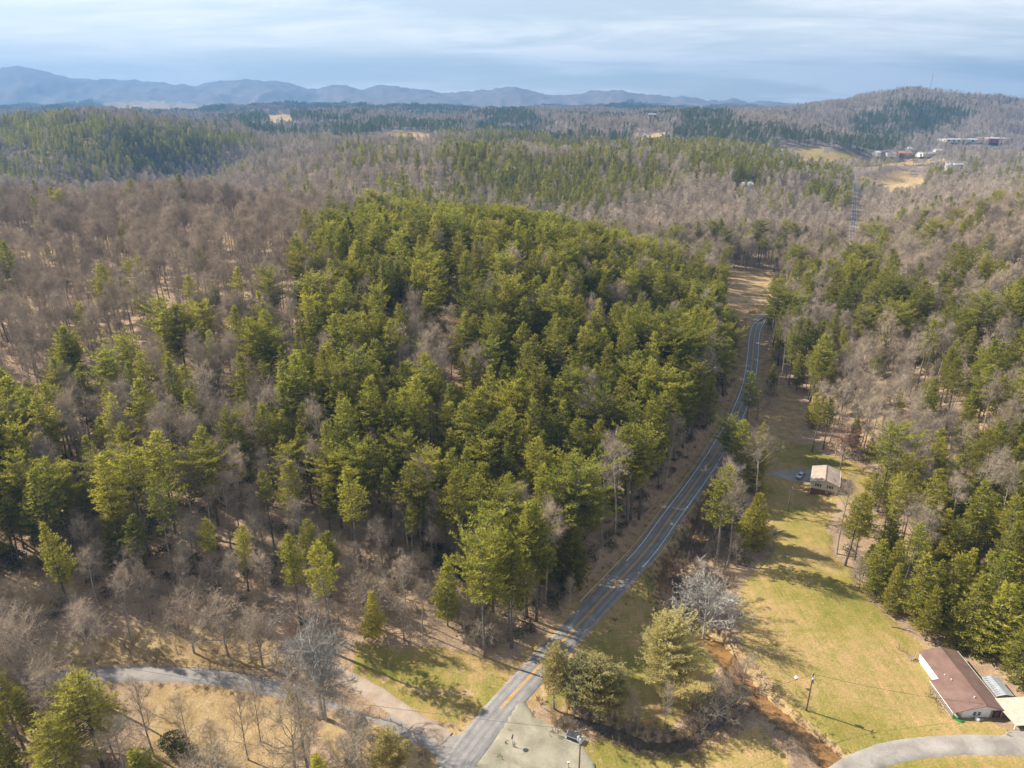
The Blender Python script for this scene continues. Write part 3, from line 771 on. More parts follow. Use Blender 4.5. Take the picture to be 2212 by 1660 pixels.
# ------------------------------------------------------------------ ground sheet
def ground():
    ys = [-80.0]
    while ys[-1] < 10900:
        y = ys[-1]
        ys.append(y + (4.0 if y < 60 else (max(0.9, 0.0062 * y) if y < 750 else 0.0125 * y)))
    ys = np.array(ys)
    u = np.linspace(-1, 1, 600); u = u * (0.82 + 0.18 * u * u)
    Y = np.repeat(ys[:, None], len(u), 1)
    X = u[None, :] * (Y.clip(0) * 0.98 + 190.0)
    X = X + 0.0
    Z = height(X, Y)
    nr, nc = X.shape
    V = np.stack([X, Y, Z], -1).reshape(-1, 3)
    i = np.arange((nr - 1) * nc).reshape(nr - 1, nc)[:, :-1].ravel()
    F = np.stack([i, i + 1, i + nc + 1, i + nc], 1)
    me = np_mesh('ground', V, F, M['ground'])
    me.polygons.foreach_set('use_smooth', np.ones(len(F), bool))
    Xf, Yf, Zf = X.ravel(), Y.ravel(), Z.ravel()
    cm = clear_mask(Xf, Yf, Zf)
    lawn = cm['lawn'].astype(float); dry = cm['dry'].astype(float); bare = cm['bare'].astype(float)
    off = (Yf < 60)
    # ground left open but unmown: along the highway, around the houses, along the creek
    dC, _ = near_line(Xf, Yf, CREEK); dB, _ = near_line(Xf, Yf, BROOK); dD, _ = near_line(Xf, Yf, DITCH)
    jn = 1.4 * fbm(Xf / 3.0, Yf / 3.0, 31, 3)
    bank = 1 - sstep(dC + jn, 2.6, 4.6); bank = np.maximum(bank, 1 - sstep(dB + jn, 1.6, 3.2)); bank = np.maximum(bank, .8 * (1 - sstep(dD + jn * .6, .5, 1.3)))
    lawn *= (1 - bank); dry = np.maximum(dry, bank)
    dHw, _ = near_line(Xf, Yf, HIGHWAY)
    vg = (dHw < 6.8 + jn) & (Yf < 1300)
    dry = np.maximum(dry, vg * 0.75 * (1 - lawn))
    shade = ((fbm(Xf / 40, Yf / 40, 41, 3) + .1) > 0)
    bed = np.maximum(1 - sstep(dC, 1.3, 2.0), .5 * (1 - sstep(dB, 1.0, 1.6)))
    att = np.zeros((len(V), 4), np.float32)
    att[:, 0] = lawn; att[:, 1] = dry; att[:, 2] = np.maximum(bed, bare * .6); att[:, 3] = sstep(Yf, 500, 1800)
    a = me.attributes.new('cover', 'FLOAT_COLOR', 'POINT'); a.data.foreach_set('color', att.ravel())
    o = bpy.data.objects.new('ground', me); link(o); tag(o, kind='structure')
    return o
def ground_mat():
    m, t, b = mat('ground_cover')
    g = N(t, 'ShaderNodeNewGeometry'); pos = g.outputs['Position']
    at = N(t, 'ShaderNodeAttribute', attribute_name='cover')
    sp = N(t, 'ShaderNodeSeparateColor'); lk(t, at.outputs['Color'], sp.inputs[0])
    big = noise_of(t, pos, 0.035, 5, 0.6); mid = noise_of(t, pos, 0.30, 6, 0.65); fine = noise_of(t, pos, 2.6, 5, 0.7); vf = noise_of(t, pos, 9.0, 3, 0.7)
    # leaf litter under the woods
    lit = ramp(t, mid.outputs[0], [(0.28, (0.21, 0.140, 0.088)), (0.5, (0.37, 0.26, 0.165)), (0.72, (0.49, 0.37, 0.255))]).outputs[0]
    lit = mixc(t, math_n(t, 'MULTIPLY', big.outputs[0], 0.6), lit, (0.46, 0.36, 0.26))
    lit = mixc(t, 0.7, lit, ramp(t, fine.outputs[0], [(0.30, (0.42, 0.36, 0.30)), (0.66, (1.3, 1.25, 1.2))]).outputs[0], 'MULTIPLY')
    # mown grass coming out of winter
    gr = ramp(t, big.outputs[0], [(0.34, (0.250, 0.220, 0.062)), (0.45, (0.335, 0.260, 0.092)), (0.56, (0.430, 0.300, 0.150))]).outputs[0]
    gr = mixc(t, 0.65, gr, ramp(t, mid.outputs[0], [(0.34, (0.66, 0.84, 0.45)), (0.62, (1.14, 1.06, 1.1))]).outputs[0], 'MULTIPLY')
    gr = mixc(t, 0.75, gr, ramp(t, fine.outputs[0], [(0.32, (0.5, 0.58, 0.42)), (0.66, (1.25, 1.2, 1.15))]).outputs[0], 'MULTIPLY')
    mp = N(t, 'ShaderNodeMapping'); mp.inputs['Rotation'].default_value = (0, 0, 0.35); mp.inputs['Scale'].default_value = (0.9, 0.06, 1); lk(t, pos, mp.inputs[0])
    st = noise_of(t, mp.outputs[0], 1.0, 4, 0.6)
    gr = mixc(t, 0.6, gr, ramp(t, st.outputs[0], [(0.38, (0.80, 0.92, 0.7)), (0.6, (1.12, 1.04, 1.05))]).outputs[0], 'MULTIPLY')
    sp_ = noise_of(t, pos, 0.9, 3, 0.5)
    gr = mixc(t, ramp(t, sp_.outputs[0], [(0.62, (0, 0, 0)), (0.72, (.55, .55, .55))]).outputs[0], gr, (0.47, 0.34, 0.21))
    # dead tan grass
    dr = ramp(t, mid.outputs[0], [(0.3, (0.28, 0.195, 0.10)), (0.5, (0.44, 0.32, 0.165)), (0.72, (0.55, 0.42, 0.245))]).outputs[0]
    dr = mixc(t, 0.7, dr, ramp(t, fine.outputs[0], [(0.3, (0.5, 0.46, 0.4)), (0.68, (1.2, 1.15, 1.1))]).outputs[0], 'MULTIPLY')
    mud = ramp(t, fine.outputs[0], [(0.3, (0.17, 0.085, 0.035)), (0.7, (0.36, 0.20, 0.09))]).outputs[0]
    far = ramp(t, mid.outputs[0], [(0.3, (0.15, 0.125, 0.105)), (0.7, (0.27, 0.22, 0.19))]).outputs[0]
    c = mixc(t, at.outputs['Alpha'], lit, far)
    def edge(s): 
        e = math_n(t, 'ADD', s, math_n(t, 'MULTIPLY', math_n(t, 'SUBTRACT', mid.outputs[0], 0.5), 0.5))
        mr = N(t, 'ShaderNodeMapRange', interpolation_type='SMOOTHSTEP'); mr.inputs[1].default_value = 0.33; mr.inputs[2].default_value = 0.67; lk(t, e, mr.inputs[0]); return mr.outputs[0]
    c = mixc(t, edge(sp.outputs[1]), c, dr)
    c = mixc(t, edge(sp.outputs[0]), c, gr)
    c = mixc(t, edge(sp.outputs[2]), c, mud)
    lk(t, c, b.inputs['Base Color']); b.inputs['Roughness'].default_value = 0.95; b.inputs['Specular IOR Level'].default_value = 0.1
    bp = N(t, 'ShaderNodeBump'); bp.inputs['Strength'].default_value = 0.7; bp.inputs['Distance'].default_value = 0.25
    lk(t, math_n(t, 'ADD', fine.outputs[0], math_n(t, 'MULTIPLY', vf.outputs[0], 0.4)), bp.inputs['Height']); lk(t, bp.outputs[0], b.inputs['Normal'])
    return m
M['ground'] = ground_mat()
ground()

# ------------------------------------------------------------------ roads
def ribbon(name, L, half, mat_, n=9, lift=0.0, off=0.0, i0=0, i1=None, parent=None, ragged=0.0, crown=0.0):
    P = L['xy'][i0:i1]; z = L['z'][i0:i1]
    d = np.gradient(P, axis=0); d = d / np.linalg.norm(d, axis=1, keepdims=True); nrm = np.stack([-d[:, 1], d[:, 0]], 1)
    s = np.linspace(-1, 1, n)
    skirt = half > 1
    if skirt: s = np.concatenate([[-1 - .5 / half], s, [1 + .5 / half]]); n += 2
    wl_ = half * (1 + ragged * fbm(P[:, 0] / 3., P[:, 1] / 3., 51, 3)); wr = half * (1 + ragged * fbm(P[:, 0] / 3., P[:, 1] / 3., 52, 3))
    W = np.where(s[None, :] < 0, wl_[:, None], wr[:, None]) * s[None, :] + off
    XY = P[:, None, :] + nrm[:, None, :] * W[..., None]
    Z = z[:, None] + lift + crown * (1 - np.minimum(s ** 2, 1)[None, :])
    if skirt: Z = Z.copy(); Z[:, 0] -= .32; Z[:, -1] -= .32
    V = np.concatenate([XY, np.broadcast_to(Z[..., None], XY.shape[:2] + (1,))], -1).reshape(-1, 3)
    nr = len(P); i = np.arange((nr - 1) * n).reshape(nr - 1, n)[:, :-1].ravel()
    F = np.stack([i, i + n, i + n + 1, i + 1], 1)
    me = np_mesh(name, V, F, mat_)
    lat = np.broadcast_to(W, (nr, n)).ravel().astype(np.float32)
    a = me.attributes.new('across', 'FLOAT', 'POINT'); a.data.foreach_set('value', lat)
    dist = np.concatenate([[0], np.cumsum(np.linalg.norm(np.diff(P, axis=0), axis=1))])
    a = me.attributes.new('along', 'FLOAT', 'POINT'); a.data.foreach_set('value', np.repeat(dist, n).astype(np.float32))
    o = bpy.data.objects.new(name, me); link(o, parent); return o
def asphalt(name, base, light, tracks=True):
    m, t, b = mat(name)
    g = N(t, 'ShaderNodeNewGeometry'); pos = g.outputs['Position']
    n1 = noise_of(t, pos, 0.35, 6, 0.6); n2 = noise_of(t, pos, 6.0, 4, 0.7)
    c = ramp(t, n1.outputs[0], [(0.3, base), (0.7, light)]).outputs[0]
    if tracks:
        ac = N(t, 'ShaderNodeAttribute', attribute_name='across'); al = N(t, 'ShaderNodeAttribute', attribute_name='along')
        w = math_n(t, 'ABSOLUTE', math_n(t, 'SUBTRACT', math_n(t, 'ABSOLUTE', ac.outputs['Fac']), 1.6))
        w = math_n(t, 'ABSOLUTE', math_n(t, 'SUBTRACT', w, 0.8))
        f = N(t, 'ShaderNodeMapRange'); lk(t, w, f.inputs[0]); f.inputs[2].default_value = 0.55; f.inputs[3].default_value = 0.55; f.inputs[4].default_value = 0
        c = mixc(t, f.outputs[0], c, tuple(v * 0.8 for v in base))
        cv = N(t, 'ShaderNodeCombineXYZ'); lk(t, math_n(t, 'MULTIPLY', ac.outputs['Fac'], 1.6), cv.inputs[0]); lk(t, math_n(t, 'MULTIPLY', al.outputs['Fac'], 0.11), cv.inputs[1])
        cr = noise_of(t, cv.outputs[0], 1.0, 3, 0.5, 1.2)
        k = N(t, 'ShaderNodeMapRange'); lk(t, math_n(t, 'ABSOLUTE', math_n(t, 'SUBTRACT', cr.outputs[0], 0.5)), k.inputs[0]); k.inputs[2].default_value = 0.012; k.inputs[3].default_value = 0.75; k.inputs[4].default_value = 0
        c = mixc(t, k.outputs[0], c, tuple(v * 0.35 for v in base))
    c = mixc(t, 0.4, c, ramp(t, n2.outputs[0], [(0.3, (0.7, 0.7, 0.7)), (0.7, (1.2, 1.2, 1.2))]).outputs[0], 'MULTIPLY')
    lk(t, c, b.inputs['Base Color']); b.inputs['Roughness'].default_value = 0.85
    return m
def gravel(name, a, b_, swirl=0.0):
    m, t, b = mat(name); g = N(t, 'ShaderNodeNewGeometry'); pos = g.outputs['Position']
    n1 = noise_of(t, pos, 0.22, 6, 0.6, 0.4); n2 = noise_of(t, pos, 7.0, 5, 0.75)
    c = ramp(t, n1.outputs[0], [(0.3, a), (0.68, b_)]).outputs[0]
    if swirl:                              # turning tyre marks
        wv = N(t, 'ShaderNodeTexWave', wave_type='RINGS', rings_direction='Z'); mp = N(t, 'ShaderNodeMapping'); mp.inputs['Location'].default_value = (-4, -104, 0); lk(t, pos, mp.inputs[0]); lk(t, mp.outputs[0], wv.inputs[0])
        wv.inputs['Scale'].default_value = 0.5; wv.inputs['Distortion'].default_value = 5; wv.inputs['Detail'].default_value = 3; wv.inputs['Detail Scale'].default_value = 0.6
        c = mixc(t, swirl, c, ramp(t, wv.outputs[0], [(0.2, (0.72, 0.70, 0.66)), (0.6, (1.12, 1.1, 1.06))]).outputs[0], 'MULTIPLY')
    c = mixc(t, 0.75, c, ramp(t, n2.outputs[0], [(0.3, (0.5, 0.5, 0.48)), (0.7, (1.25, 1.25, 1.25))]).outputs[0], 'MULTIPLY')
    lk(t, c, b.inputs['Base Color']); b.inputs['Roughness'].default_value = 0.95
    bp = N(t, 'ShaderNodeBump'); bp.inputs['Strength'].default_value = 0.5; bp.inputs['Distance'].default_value = 0.05; lk(t, n2.outputs[0], bp.inputs['Height']); lk(t, bp.outputs[0], b.inputs['Normal'])
    return m
M['highway'] = asphalt('worn_asphalt', (0.20, 0.19, 0.185), (0.33, 0.31, 0.295))
M['drive'] = asphalt('driveway_asphalt', (0.22, 0.20, 0.185), (0.33, 0.30, 0.27), False)
M['gravel'] = gravel('pale_gravel', (0.24, 0.215, 0.19), (0.42, 0.385, 0.345))
M['dirt'] = gravel('dirt_track', (0.33, 0.245, 0.18), (0.50, 0.40, 0.31))
M['lot'] = gravel('gravel_lot', (0.22, 0.205, 0.145), (0.40, 0.36, 0.275))
M['yellow'] = simple('yellow_road_paint', (0.66, 0.34, 0.045), 0.6, 0.3, 1.5)
M['white_line'] = simple('white_road_paint', (0.80, 0.80, 0.78), 0.6, 0.25, 1.5)
hw = ribbon('highway', HIGHWAY, 3.15, M['highway'], 13, crown=0.05, ragged=0.0); tag(hw, kind='structure')
for off in (-0.19, 0.19):
    ribbon('centre_line', HIGHWAY, 0.10, M['yellow'], 2, 0.066, off, 18, None, hw)
for off in (-2.6, 2.6):
    ribbon('edge_line', HIGHWAY, 0.11, M['white_line'], 2, 0.036, off, 36, None, hw)
tag(ribbon('driveway', DRIVE, 2.0, M['drive'], 5, -0.02, ragged=0.06), kind='structure')
tag(ribbon('dirt_path', TRACK, 1.7, M['dirt'], 5, 0.0, ragged=0.15), kind='structure')
tag(ribbon('gravel_path', GRAVEL_R, 2.2, M['gravel'], 5, 0.0, ragged=0.08), kind='structure')

def sheet(name, pix, mat_, lift=0.05, res=0.8, above=0.0):
    """a flat-lying patch draped over the terrain inside an outline"""
    W = [march(x, y, height) for x, y in pix]; W = catmull(list(W) + [W[0]], 1.0); W = W + np.stack([0.55 * fbm(W[:, 0] / 1.8, W[:, 1] / 1.8, 71, 3), 0.55 * fbm(W[:, 0] / 1.8, W[:, 1] / 1.8, 72, 3)], 1)
    lo, hi = W.min(0), W.max(0)
    xs = np.arange(lo[0] - res, hi[0] + res, res); yy = np.arange(lo[1] - res, hi[1] + res, res)
    X, Y = np.meshgrid(xs, yy); ins = in_poly(X, Y, [tuple(p) for p in W]) 
    # pull border vertices onto the outline
    cell = ins[:-1, :-1] | ins[1:, :-1] | ins[:-1, 1:] | ins[1:, 1:]
    used = np.zeros(X.shape, bool)
    for a in (0, 1):
        for b in (0, 1):
            used[a:X.shape[0] - 1 + a, b:X.shape[1] - 1 + b] |= cell
    out = used & ~ins
    q = np.nonzero(out.ravel())[0]; xf, yf = X.ravel(), Y.ravel()
    D = (xf[q, None] - W[None, :, 0]) ** 2 + (yf[q, None] - W[None, :, 1]) ** 2; j = D.argmin(1)
    xf = xf.copy(); yf = yf.copy(); xf[q] = W[j, 0]; yf[q] = W[j, 1]
    Z = height(xf, yf) + lift; Z[q] -= lift + .12
    nc = X.shape[1]; r, c = np.nonzero(cell); i = r * nc + c
    F = np.stack([i, i + 1, i + nc + 1, i + nc], 1)
    idx = np.unique(F); mp = np.full(len(xf), -1); mp[idx] = np.arange(len(idx))
    me = np_mesh(name, np.stack([xf, yf, Z], 1)[idx], mp[F], mat_)
    me.polygons.foreach_set('use_smooth', np.ones(len(F), bool))
    o = bpy.data.objects.new(name, me); link(o); tag(o, kind='structure'); return o
sheet('gravel_lot_ground', [(985,1720),(1030,1650),(1062,1600),(1092,1560),(1128,1512),(1142,1528),(1165,1555),(1215,1572),(1240,1590),(1262,1615),(1285,1650),(1290,1720)], M['lot'], 0.24, 0.8)
sheet('house_driveway_ground', [(1590,1002),(1640,1012),(1700,1015),(1740,1012),(1762,1020),(1764,1036),(1745,1040),(1715,1040),(1680,1032),(1630,1024),(1588,1014)], M['drive'], 0.12, 0.6)
sheet('junction_apron_ground', [(880,1560),(930,1580),(985,1588),(1020,1575),(1010,1640),(955,1700),(940,1640),(905,1600)], M['drive'], 0.10, 0.6)
sheet('farmyard_ground', [(2125,1614),(2165,1585),(2212,1572),(2300,1560),(2330,1620),(2212,1630)], M['gravel'], 0.16, 0.8)

# ------------------------------------------------------------------ creek water
def water_mat():
    m, t, b = mat('muddy_water'); g = N(t, 'ShaderNodeNewGeometry')
    n = noise_of(t, g.outputs['Position'], 0.8, 5, 0.6); 
    c = ramp(t, n.outputs[0], [(0.3, (0.17, 0.085, 0.025)), (0.7, (0.34, 0.185, 0.065))]); lk(t, c.outputs[0], b.inputs['Base Color'])
    b.inputs['Roughness'].default_value = 0.12
    bp = N(t, 'ShaderNodeBump'); bp.inputs['Strength'].default_value = 0.15; n2 = noise_of(t, g.outputs['Position'], 5, 3); lk(t, n2.outputs[0], bp.inputs['Height']); lk(t, bp.outputs[0], b.inputs['Normal'])
    return m
M['water'] = water_mat()
w = ribbon('creek_water', CREEK, 3.0, M['water'], 5, -1.22, ragged=0.15); tag(w, kind='structure')
w = ribbon('brook_water', BROOK, 1.6, simple('dark_brook_water', (.10,.08,.055), .2, .3, 1), 5, -0.88, ragged=0.15); tag(w, kind='structure')
# ------------------------------------------------------------------ forest cover, traced as stands (crown position), first match wins
# outline, chance a site carries a tree, share of pines, share of the pines that are bushy young ones
STANDS = [
 ([(940,690),(990,640),(1010,660),(990,790),(925,810)], .25, .3, .2),
 ([(840,660),(935,700),(950,830),(860,800),(830,720)], .7, .15, .3),
 ([(1240,660),(1340,660),(1350,720),(1260,740)], .8, .25, .3),
 ([(880,420),(1000,470),(1180,490),(1250,520),(1400,560),(1520,620),(1560,720),(1590,810),(1530,930),(1470,1040),(1390,1120),(1280,1200),(1050,1140),(880,1120),(740,1060),(600,1060),(560,940),(600,800),(640,680),(700,520),(780,480)], .92, .88, .12),
 ([(440,640),(510,630),(530,720),(560,800),(600,900),(560,1080),(420,1080),(300,1100),(120,1060),(30,1000),(20,900),(130,860),(140,790),(250,730),(330,760),(440,770)], .74, .36, .12),
 ([(120,1080),(560,1060),(900,1120),(1150,1130),(1200,1200),(900,1200),(500,1180),(150,1180)], .62, .28, .1),
 ([(1000,1150),(1290,1190),(1480,1030),(1600,800),(1640,860),(1560,1000),(1350,1260),(1220,1360),(1000,1300)], 1.0, .75, .04),
 ([(0,1150),(700,1150),(1300,1130),(1480,1000),(1600,800),(1560,1000),(1350,1260),(1150,1400),(700,1330),(300,1300),(0,1250)], .62, .10, .2),
 ([(0,540),(560,520),(620,560),(600,610),(0,620)], .42, .05, .3),
 ([(-400,540),(0,540),(200,545),(480,540),(620,560),(640,680),(440,640),(380,740),(140,780),(100,860),(0,880),(-400,900)], .50, .045, .3),
 ([(-400,380),(0,400),(300,395),(620,385),(780,400),(900,430),(780,480),(700,520),(640,560),(0,545),(-400,545)], .68, .03, .3),
 ([(-400,380),(0,400),(0,330),(-400,300)], 1.0, .5, .3),
 # west pine hill
 ([(0,262),(120,255),(260,268),(400,278),(500,300),(470,345),(420,360),(380,372),(280,390),(200,350),(60,320),(0,300)], 1.0, .93, .1),
 ([(0,335),(90,345),(180,375),(150,420),(0,420)], 1.0, .55, .1),
 ([(100,330),(280,390),(380,372),(480,330),(600,300),(760,310),(740,380),(500,385),(250,400)], 1.0, .10, .1),
 # mid hill
 ([(720,390),(790,400),(790,430),(730,430)], 1.0, .6, .1),
 ([(730,320),(860,320),(880,350),(790,380),(720,360)], 1.0, .45, .1),
 ([(950,350),(980,320),(1060,330),(1130,340),(1160,420),(1060,420),(980,390)], 1.0, .80, .1),
 ([(1110,360),(1230,335),(1400,350),(1480,400),(1440,450),(1300,470),(1200,440),(1130,410)], 1.0, .62, .1),
 ([(1400,352),(1640,335),(1760,360),(1760,385),(1680,390),(1560,400),(1420,375)], 1.0, .75, .1),
 ([(1640,400),(1760,380),(1830,380),(1830,470),(1740,450),(1640,470)], 1.0, .5, .1),
 ([(840,430),(1200,460),(1500,470),(1620,540),(1480,570),(1250,515),(1000,470),(880,430)], 1.0, .12, .1),
 ([(1480,440),(1830,400),(1830,560),(1500,580)], .95, .12, .1),
 ([(1400,300),(1620,272),(1780,285),(1840,310),(1830,330),(1640,322),(1500,345),(1380,330)], 1.0, .85, .1),
 ([(1840,320),(1900,290),(1960,300),(1900,330)], 1.0, .85, .1),
 ([(1850,290),(1830,262),(1900,235),(1990,215),(2070,228),(2110,245),(2050,265),(2010,285),(1930,290)], 1.0, .92, .1),
 ([(1560,225),(1900,200),(2230,220),(2230,310),(1850,300),(1600,270)], 1.0, .05, .1),
 ([(1880,300),(2230,300),(2230,380),(1960,380)], .55, .12, .3),
 # east slope
 ([(1660,590),(1720,560),(1800,600),(1900,585),(2000,640),(2060,560),(2212,560),(2700,500),(2700,1000),(2212,900),(2212,830),(2080,860),(2000,760),(1900,700),(1800,760),(1790,860),(1700,820),(1650,700)], .85, .72, .45),
 ([(1760,760),(1900,700),(2000,760),(2080,860),(2060,960),(1980,1000),(1850,980),(1760,880)], .62, .10, .3),
 ([(1850,1040),(1980,990),(2080,860),(2212,830),(2700,800),(2700,1800),(2212,1500),(2050,1420),(1950,1330),(1850,1230)], .95, .88, .7),
 ([(1830,370),(1960,400),(2212,370),(2800,370),(2800,560),(2212,560),(2060,560),(2000,640),(1900,585),(1800,600),(1720,560),(1830,470)], .98, .11, .3),
 ([(1650,640),(1800,640),(1800,1200),(1400,1300),(1200,1500),(1150,1600),(1400,1000)], .16, .25, .3),
 ([(-500,1250),(700,1330),(1100,1400),(1000,1600),(0,1800),(-500,1800)], .34, .2, .2),
 ([(1000,1400),(1700,1200),(2212,1500),(2700,1800),(1000,2400)], .0, .1, .2),
]
R0 = np.random.default_rng(77)
def sites(y0, y1, sp, half=0.92):
    """jittered lattice of planting sites in front of the camera"""
    ny = int((y1 - y0) / sp); out = []
    for j in range(ny):
        y = y0 + j * sp; w = (y * CP + CAM_Z * SP) * half + 15
        x = np.arange(-w, w, sp) + (j % 2) * sp / 2
        out.append(np.stack([x + R0.uniform(-.45, .45, len(x)) * sp, y + R0.uniform(-.45, .45, len(x)) * sp], 1))
    return np.concatenate(out)
KEEP_OUT = [(hit(1780,1050), 13), (hit(2100,1510), 17), (hit(2170,1470), 9), (hit(1762,1450), 7), (hit(1728,1022), 9), (hit(2200,1560), 12)]
FARB = [(1690,331),(1922,337),(1951,336),(1987,338),(2003,337),(1893,337),(1962,326),(2026,330),(2048,366),(2068,362),(997,327),(1611,414),(1407,258),(2058,306),(2100,306),(2148,306),(1843,481),(1875,459)]
FARB_XY = [hit(x, y) for x, y in FARB]
def plant(P, hh):
    X, Y = P[:, 0], P[:, 1]; Z = height(X, Y)
    cm = clear_mask(X, Y, Z)
    ok = ~(cm['lawn'] | cm['dry'])
    ok &= ~(cm['bare'] & (R0.random(len(X)) < .9))
    for L, lo in ((HIGHWAY, 7.6), (DRIVE, 6.0), (TRACK, 4.0), (GRAVEL_R, 5.0), (CREEK, 4.0), (BROOK, 3.5)):
        d, _ = near_line(X, Y, L); ok &= d > lo
    for (cx, cy_), r in KEEP_OUT: ok &= (X - cx) ** 2 + (Y - cy_) ** 2 > r * r
    for (cx, cy_) in FARB_XY:            # yards kept open on the valley side of each far building
        t = np.clip((cy_ - Y) / cy_, 0, .12) * cy_; lat = X - (cx - t * cx / cy_); ok &= ~((np.abs(lat) < 15) & (Y > cy_ * (.945 if cy_ > 1200 else .96)) & (Y < cy_ + 16))
    px, py = project(X, Y, Z + hh * 0.6)
    if (Y > 640).any():                   # nothing tall in front of the far pastures
        fc = np.zeros(len(X), bool)
        for nm, (kd, poly) in CLEAR.items():
            if nm.startswith(('hill', 'far', 'bald')): fc |= in_poly(px, py, poly)
        ok &= ~(fc & (Y > 640))
    nf = in_poly(px, py, CLEAR['bend'][1]) | in_poly(px, py, CLEAR['glade'][1]) | in_poly(px, py, CLEAR['upper_bank'][1]) | in_poly(px, py, CLEAR['bank'][1]) | in_poly(px, py, CLEAR['yard'][1]) | in_poly(px, py, [(1545,640),(1665,640),(1665,720),(1560,725)])
    ok &= ~nf
    px = px + R0.normal(0, 9, len(X)); py = py + R0.normal(0, 6, len(X))
    keep = np.full(len(X), .9); pf = np.full(len(X), -1.0); yf = np.full(len(X), .1); un = np.ones(len(X), bool)
    for poly, k, p, yo in STANDS:
        m = un & in_poly(px, py, poly)
        keep[m] = k; pf[m] = p; yf[m] = yo; un &= ~m
    nz = fbm(X / 260, Y / 260, 61, 4)
    pf[un] = np.where(nz[un] > 0.12, .85, .10)
    cl = fbm(X / 32, Y / 32, 62, 3)            # pines and hardwoods stand in clumps
    pf2 = np.clip(pf + cl * 0.9 * (1 - np.abs(2 * pf - 1)), 0, 1)
    pf2 = np.clip(pf2 - (Y > 640) * 0.75 * relief(X, Y) * (1 - np.abs(2 * pf - 1) * .8), 0, 1)   # dark pines set in hollows, fewer on crests, to imitate relief shade
    ok &= R0.random(len(X)) < keep * (1 - 0.0)
    pine = R0.random(len(X)) < pf2; young = pine & (R0.random(len(X)) < yf)
    return X[ok], Y[ok], Z[ok], pine[ok], young[ok]

HAND_SPOTS = []
def hand_tree(name, key, px, py, h, label, cat='tree', wide=1.0, rz=None, group=None):
    p = hit(px, py); z = hz(*p)
    H0 = PROTO[key][2]; s = h / H0
    HAND_SPOTS.append((p[0], p[1]))
    return tree_object(name, key, (p[0], p[1], z - 0.1), rz if rz is not None else random.Random(px * 7 + py).uniform(0, 6.28), s * wide, label, cat, group, scz=s)
EVERG = [
 ('cedar0', 1197,1530,17,1.0,'thin grey green cedar beside the highway edge by the gravel lot'),
 ('cedar1', 1240,1550,18,1.05,'tall cedar second from the highway in the row above the gravel lot'),
 ('cedar2', 1287,1560,18.5,1.1,'dense dark cedar ending the row above the gravel lot'),
 ('cedar1', 1322,1556,14.5,1.0,'shorter cedar leaning on the shaded side of the cedar row'),
 ('cedarwide', 1434,1504,23,1.0,'broad grey green cedar alone on the bright lawn between highway and creek'),
 ('pineyellow', 222,1662,26,1.25,'yellow green pine with a wide crown below the driveway fence'),
 ('pine1', 60,1636,24,1.0,'dark leaning pine below the driveway at the edge of the picture'),
 ('pine3', 92,1650,21,.9,'narrow dark pine beside the leaning pine below the driveway'),
 ('pineyellow', 150,1740,22,1.1,'second yellow green pine low at the frame edge below the driveway'),
 ('young2', 320,1745,16,1.1,'bushy pine low at the frame edge beside the yellow green pine'),
 ('young0', 20,1700,15,1.1,'bushy dark pine in the frame corner below the driveway'),
 ('young1', 690,1745,13,1.15,'round bright green pine top below the fenced paddock'),
 ('cedar0', 838,1712,16,1.1,'grey green cedar below the small fenced pen by the junction'),
 ('young2', 632,1526,6,1.0,'low bushy pine beside the driveway near the pale forked tree'),
 ('young0', 636,1255,10,.8,'small vivid green pine alone among dark bare trees'),
 ('pine1', 1826,1222,25,1.15,'tall open pine standing at the lawn edge below the small house'),
 ('pine3', 1846,1212,22,1.0,'second trunk pine crowding the tall lawn edge pine'),
 ('pine0', 1905,1168,22,1.0,'dark pine behind the tall lawn edge pine'),
 ('young0', 1891,1292,18,1.0,'bushy pine at the front corner of the lawn woods'),
 ('young1', 1925,1285,17,1.0,'bushy pine just behind the corner pine of the lawn woods'),
 ('young2', 1975,1345,21,1.05,'broad bushy pine midway along the lawn woods'),
 ('young3', 2030,1345,21,1.05,'full green pine behind the broad pine midway along the lawn woods'),
 ('young0', 2074,1398,22,1.05,'tall full pine over the far end of the brown roof'),
 ('young2', 2128,1418,22,1.1,'wide full pine behind the long brown roof'),
 ('young1', 2190,1478,23,1.15,'large full pine over the grey metal shed'),
 ('young3', 2240,1440,24,1.15,'large pine at the frame edge behind the sheds'),
 ('young0', 1622,1180,18,1.15,'round pine at the shaded edge of the lawn near the fallen log'),
 ('young3', 1600,1195,15,1.0,'dark pine on the creek side of the round lawn pine'),
 ('pine1', 1597,1060,27,1.0,'tallest pine between the highway and the house driveway'),
 ('pine4', 1572,1040,24,1.0,'yellowish pine leaning over the highway guardrail'),
 ('pine2', 1628,1040,23,.9,'thin pine beside the house driveway entrance'),
 ('pine2', 1754,976,24,.95,'pine with a long bare trunk behind the small house'),
 ('pine0', 1778,972,22,1.0,'twin of the long trunked pine behind the small house'),
 ('young1', 1878,992,9,1.1,'small round pine beyond the maple behind the house'),
 ('young0', 1660,853,15,.9,'single dark pine on the bank beside the highway bend'),
 ('pine2', 1553,702,22,.8,'slim pine by the pole at the far highway bend'),
 ('young3', 1540,706,20,.9,'full pine on the bank at the far highway bend'),
]
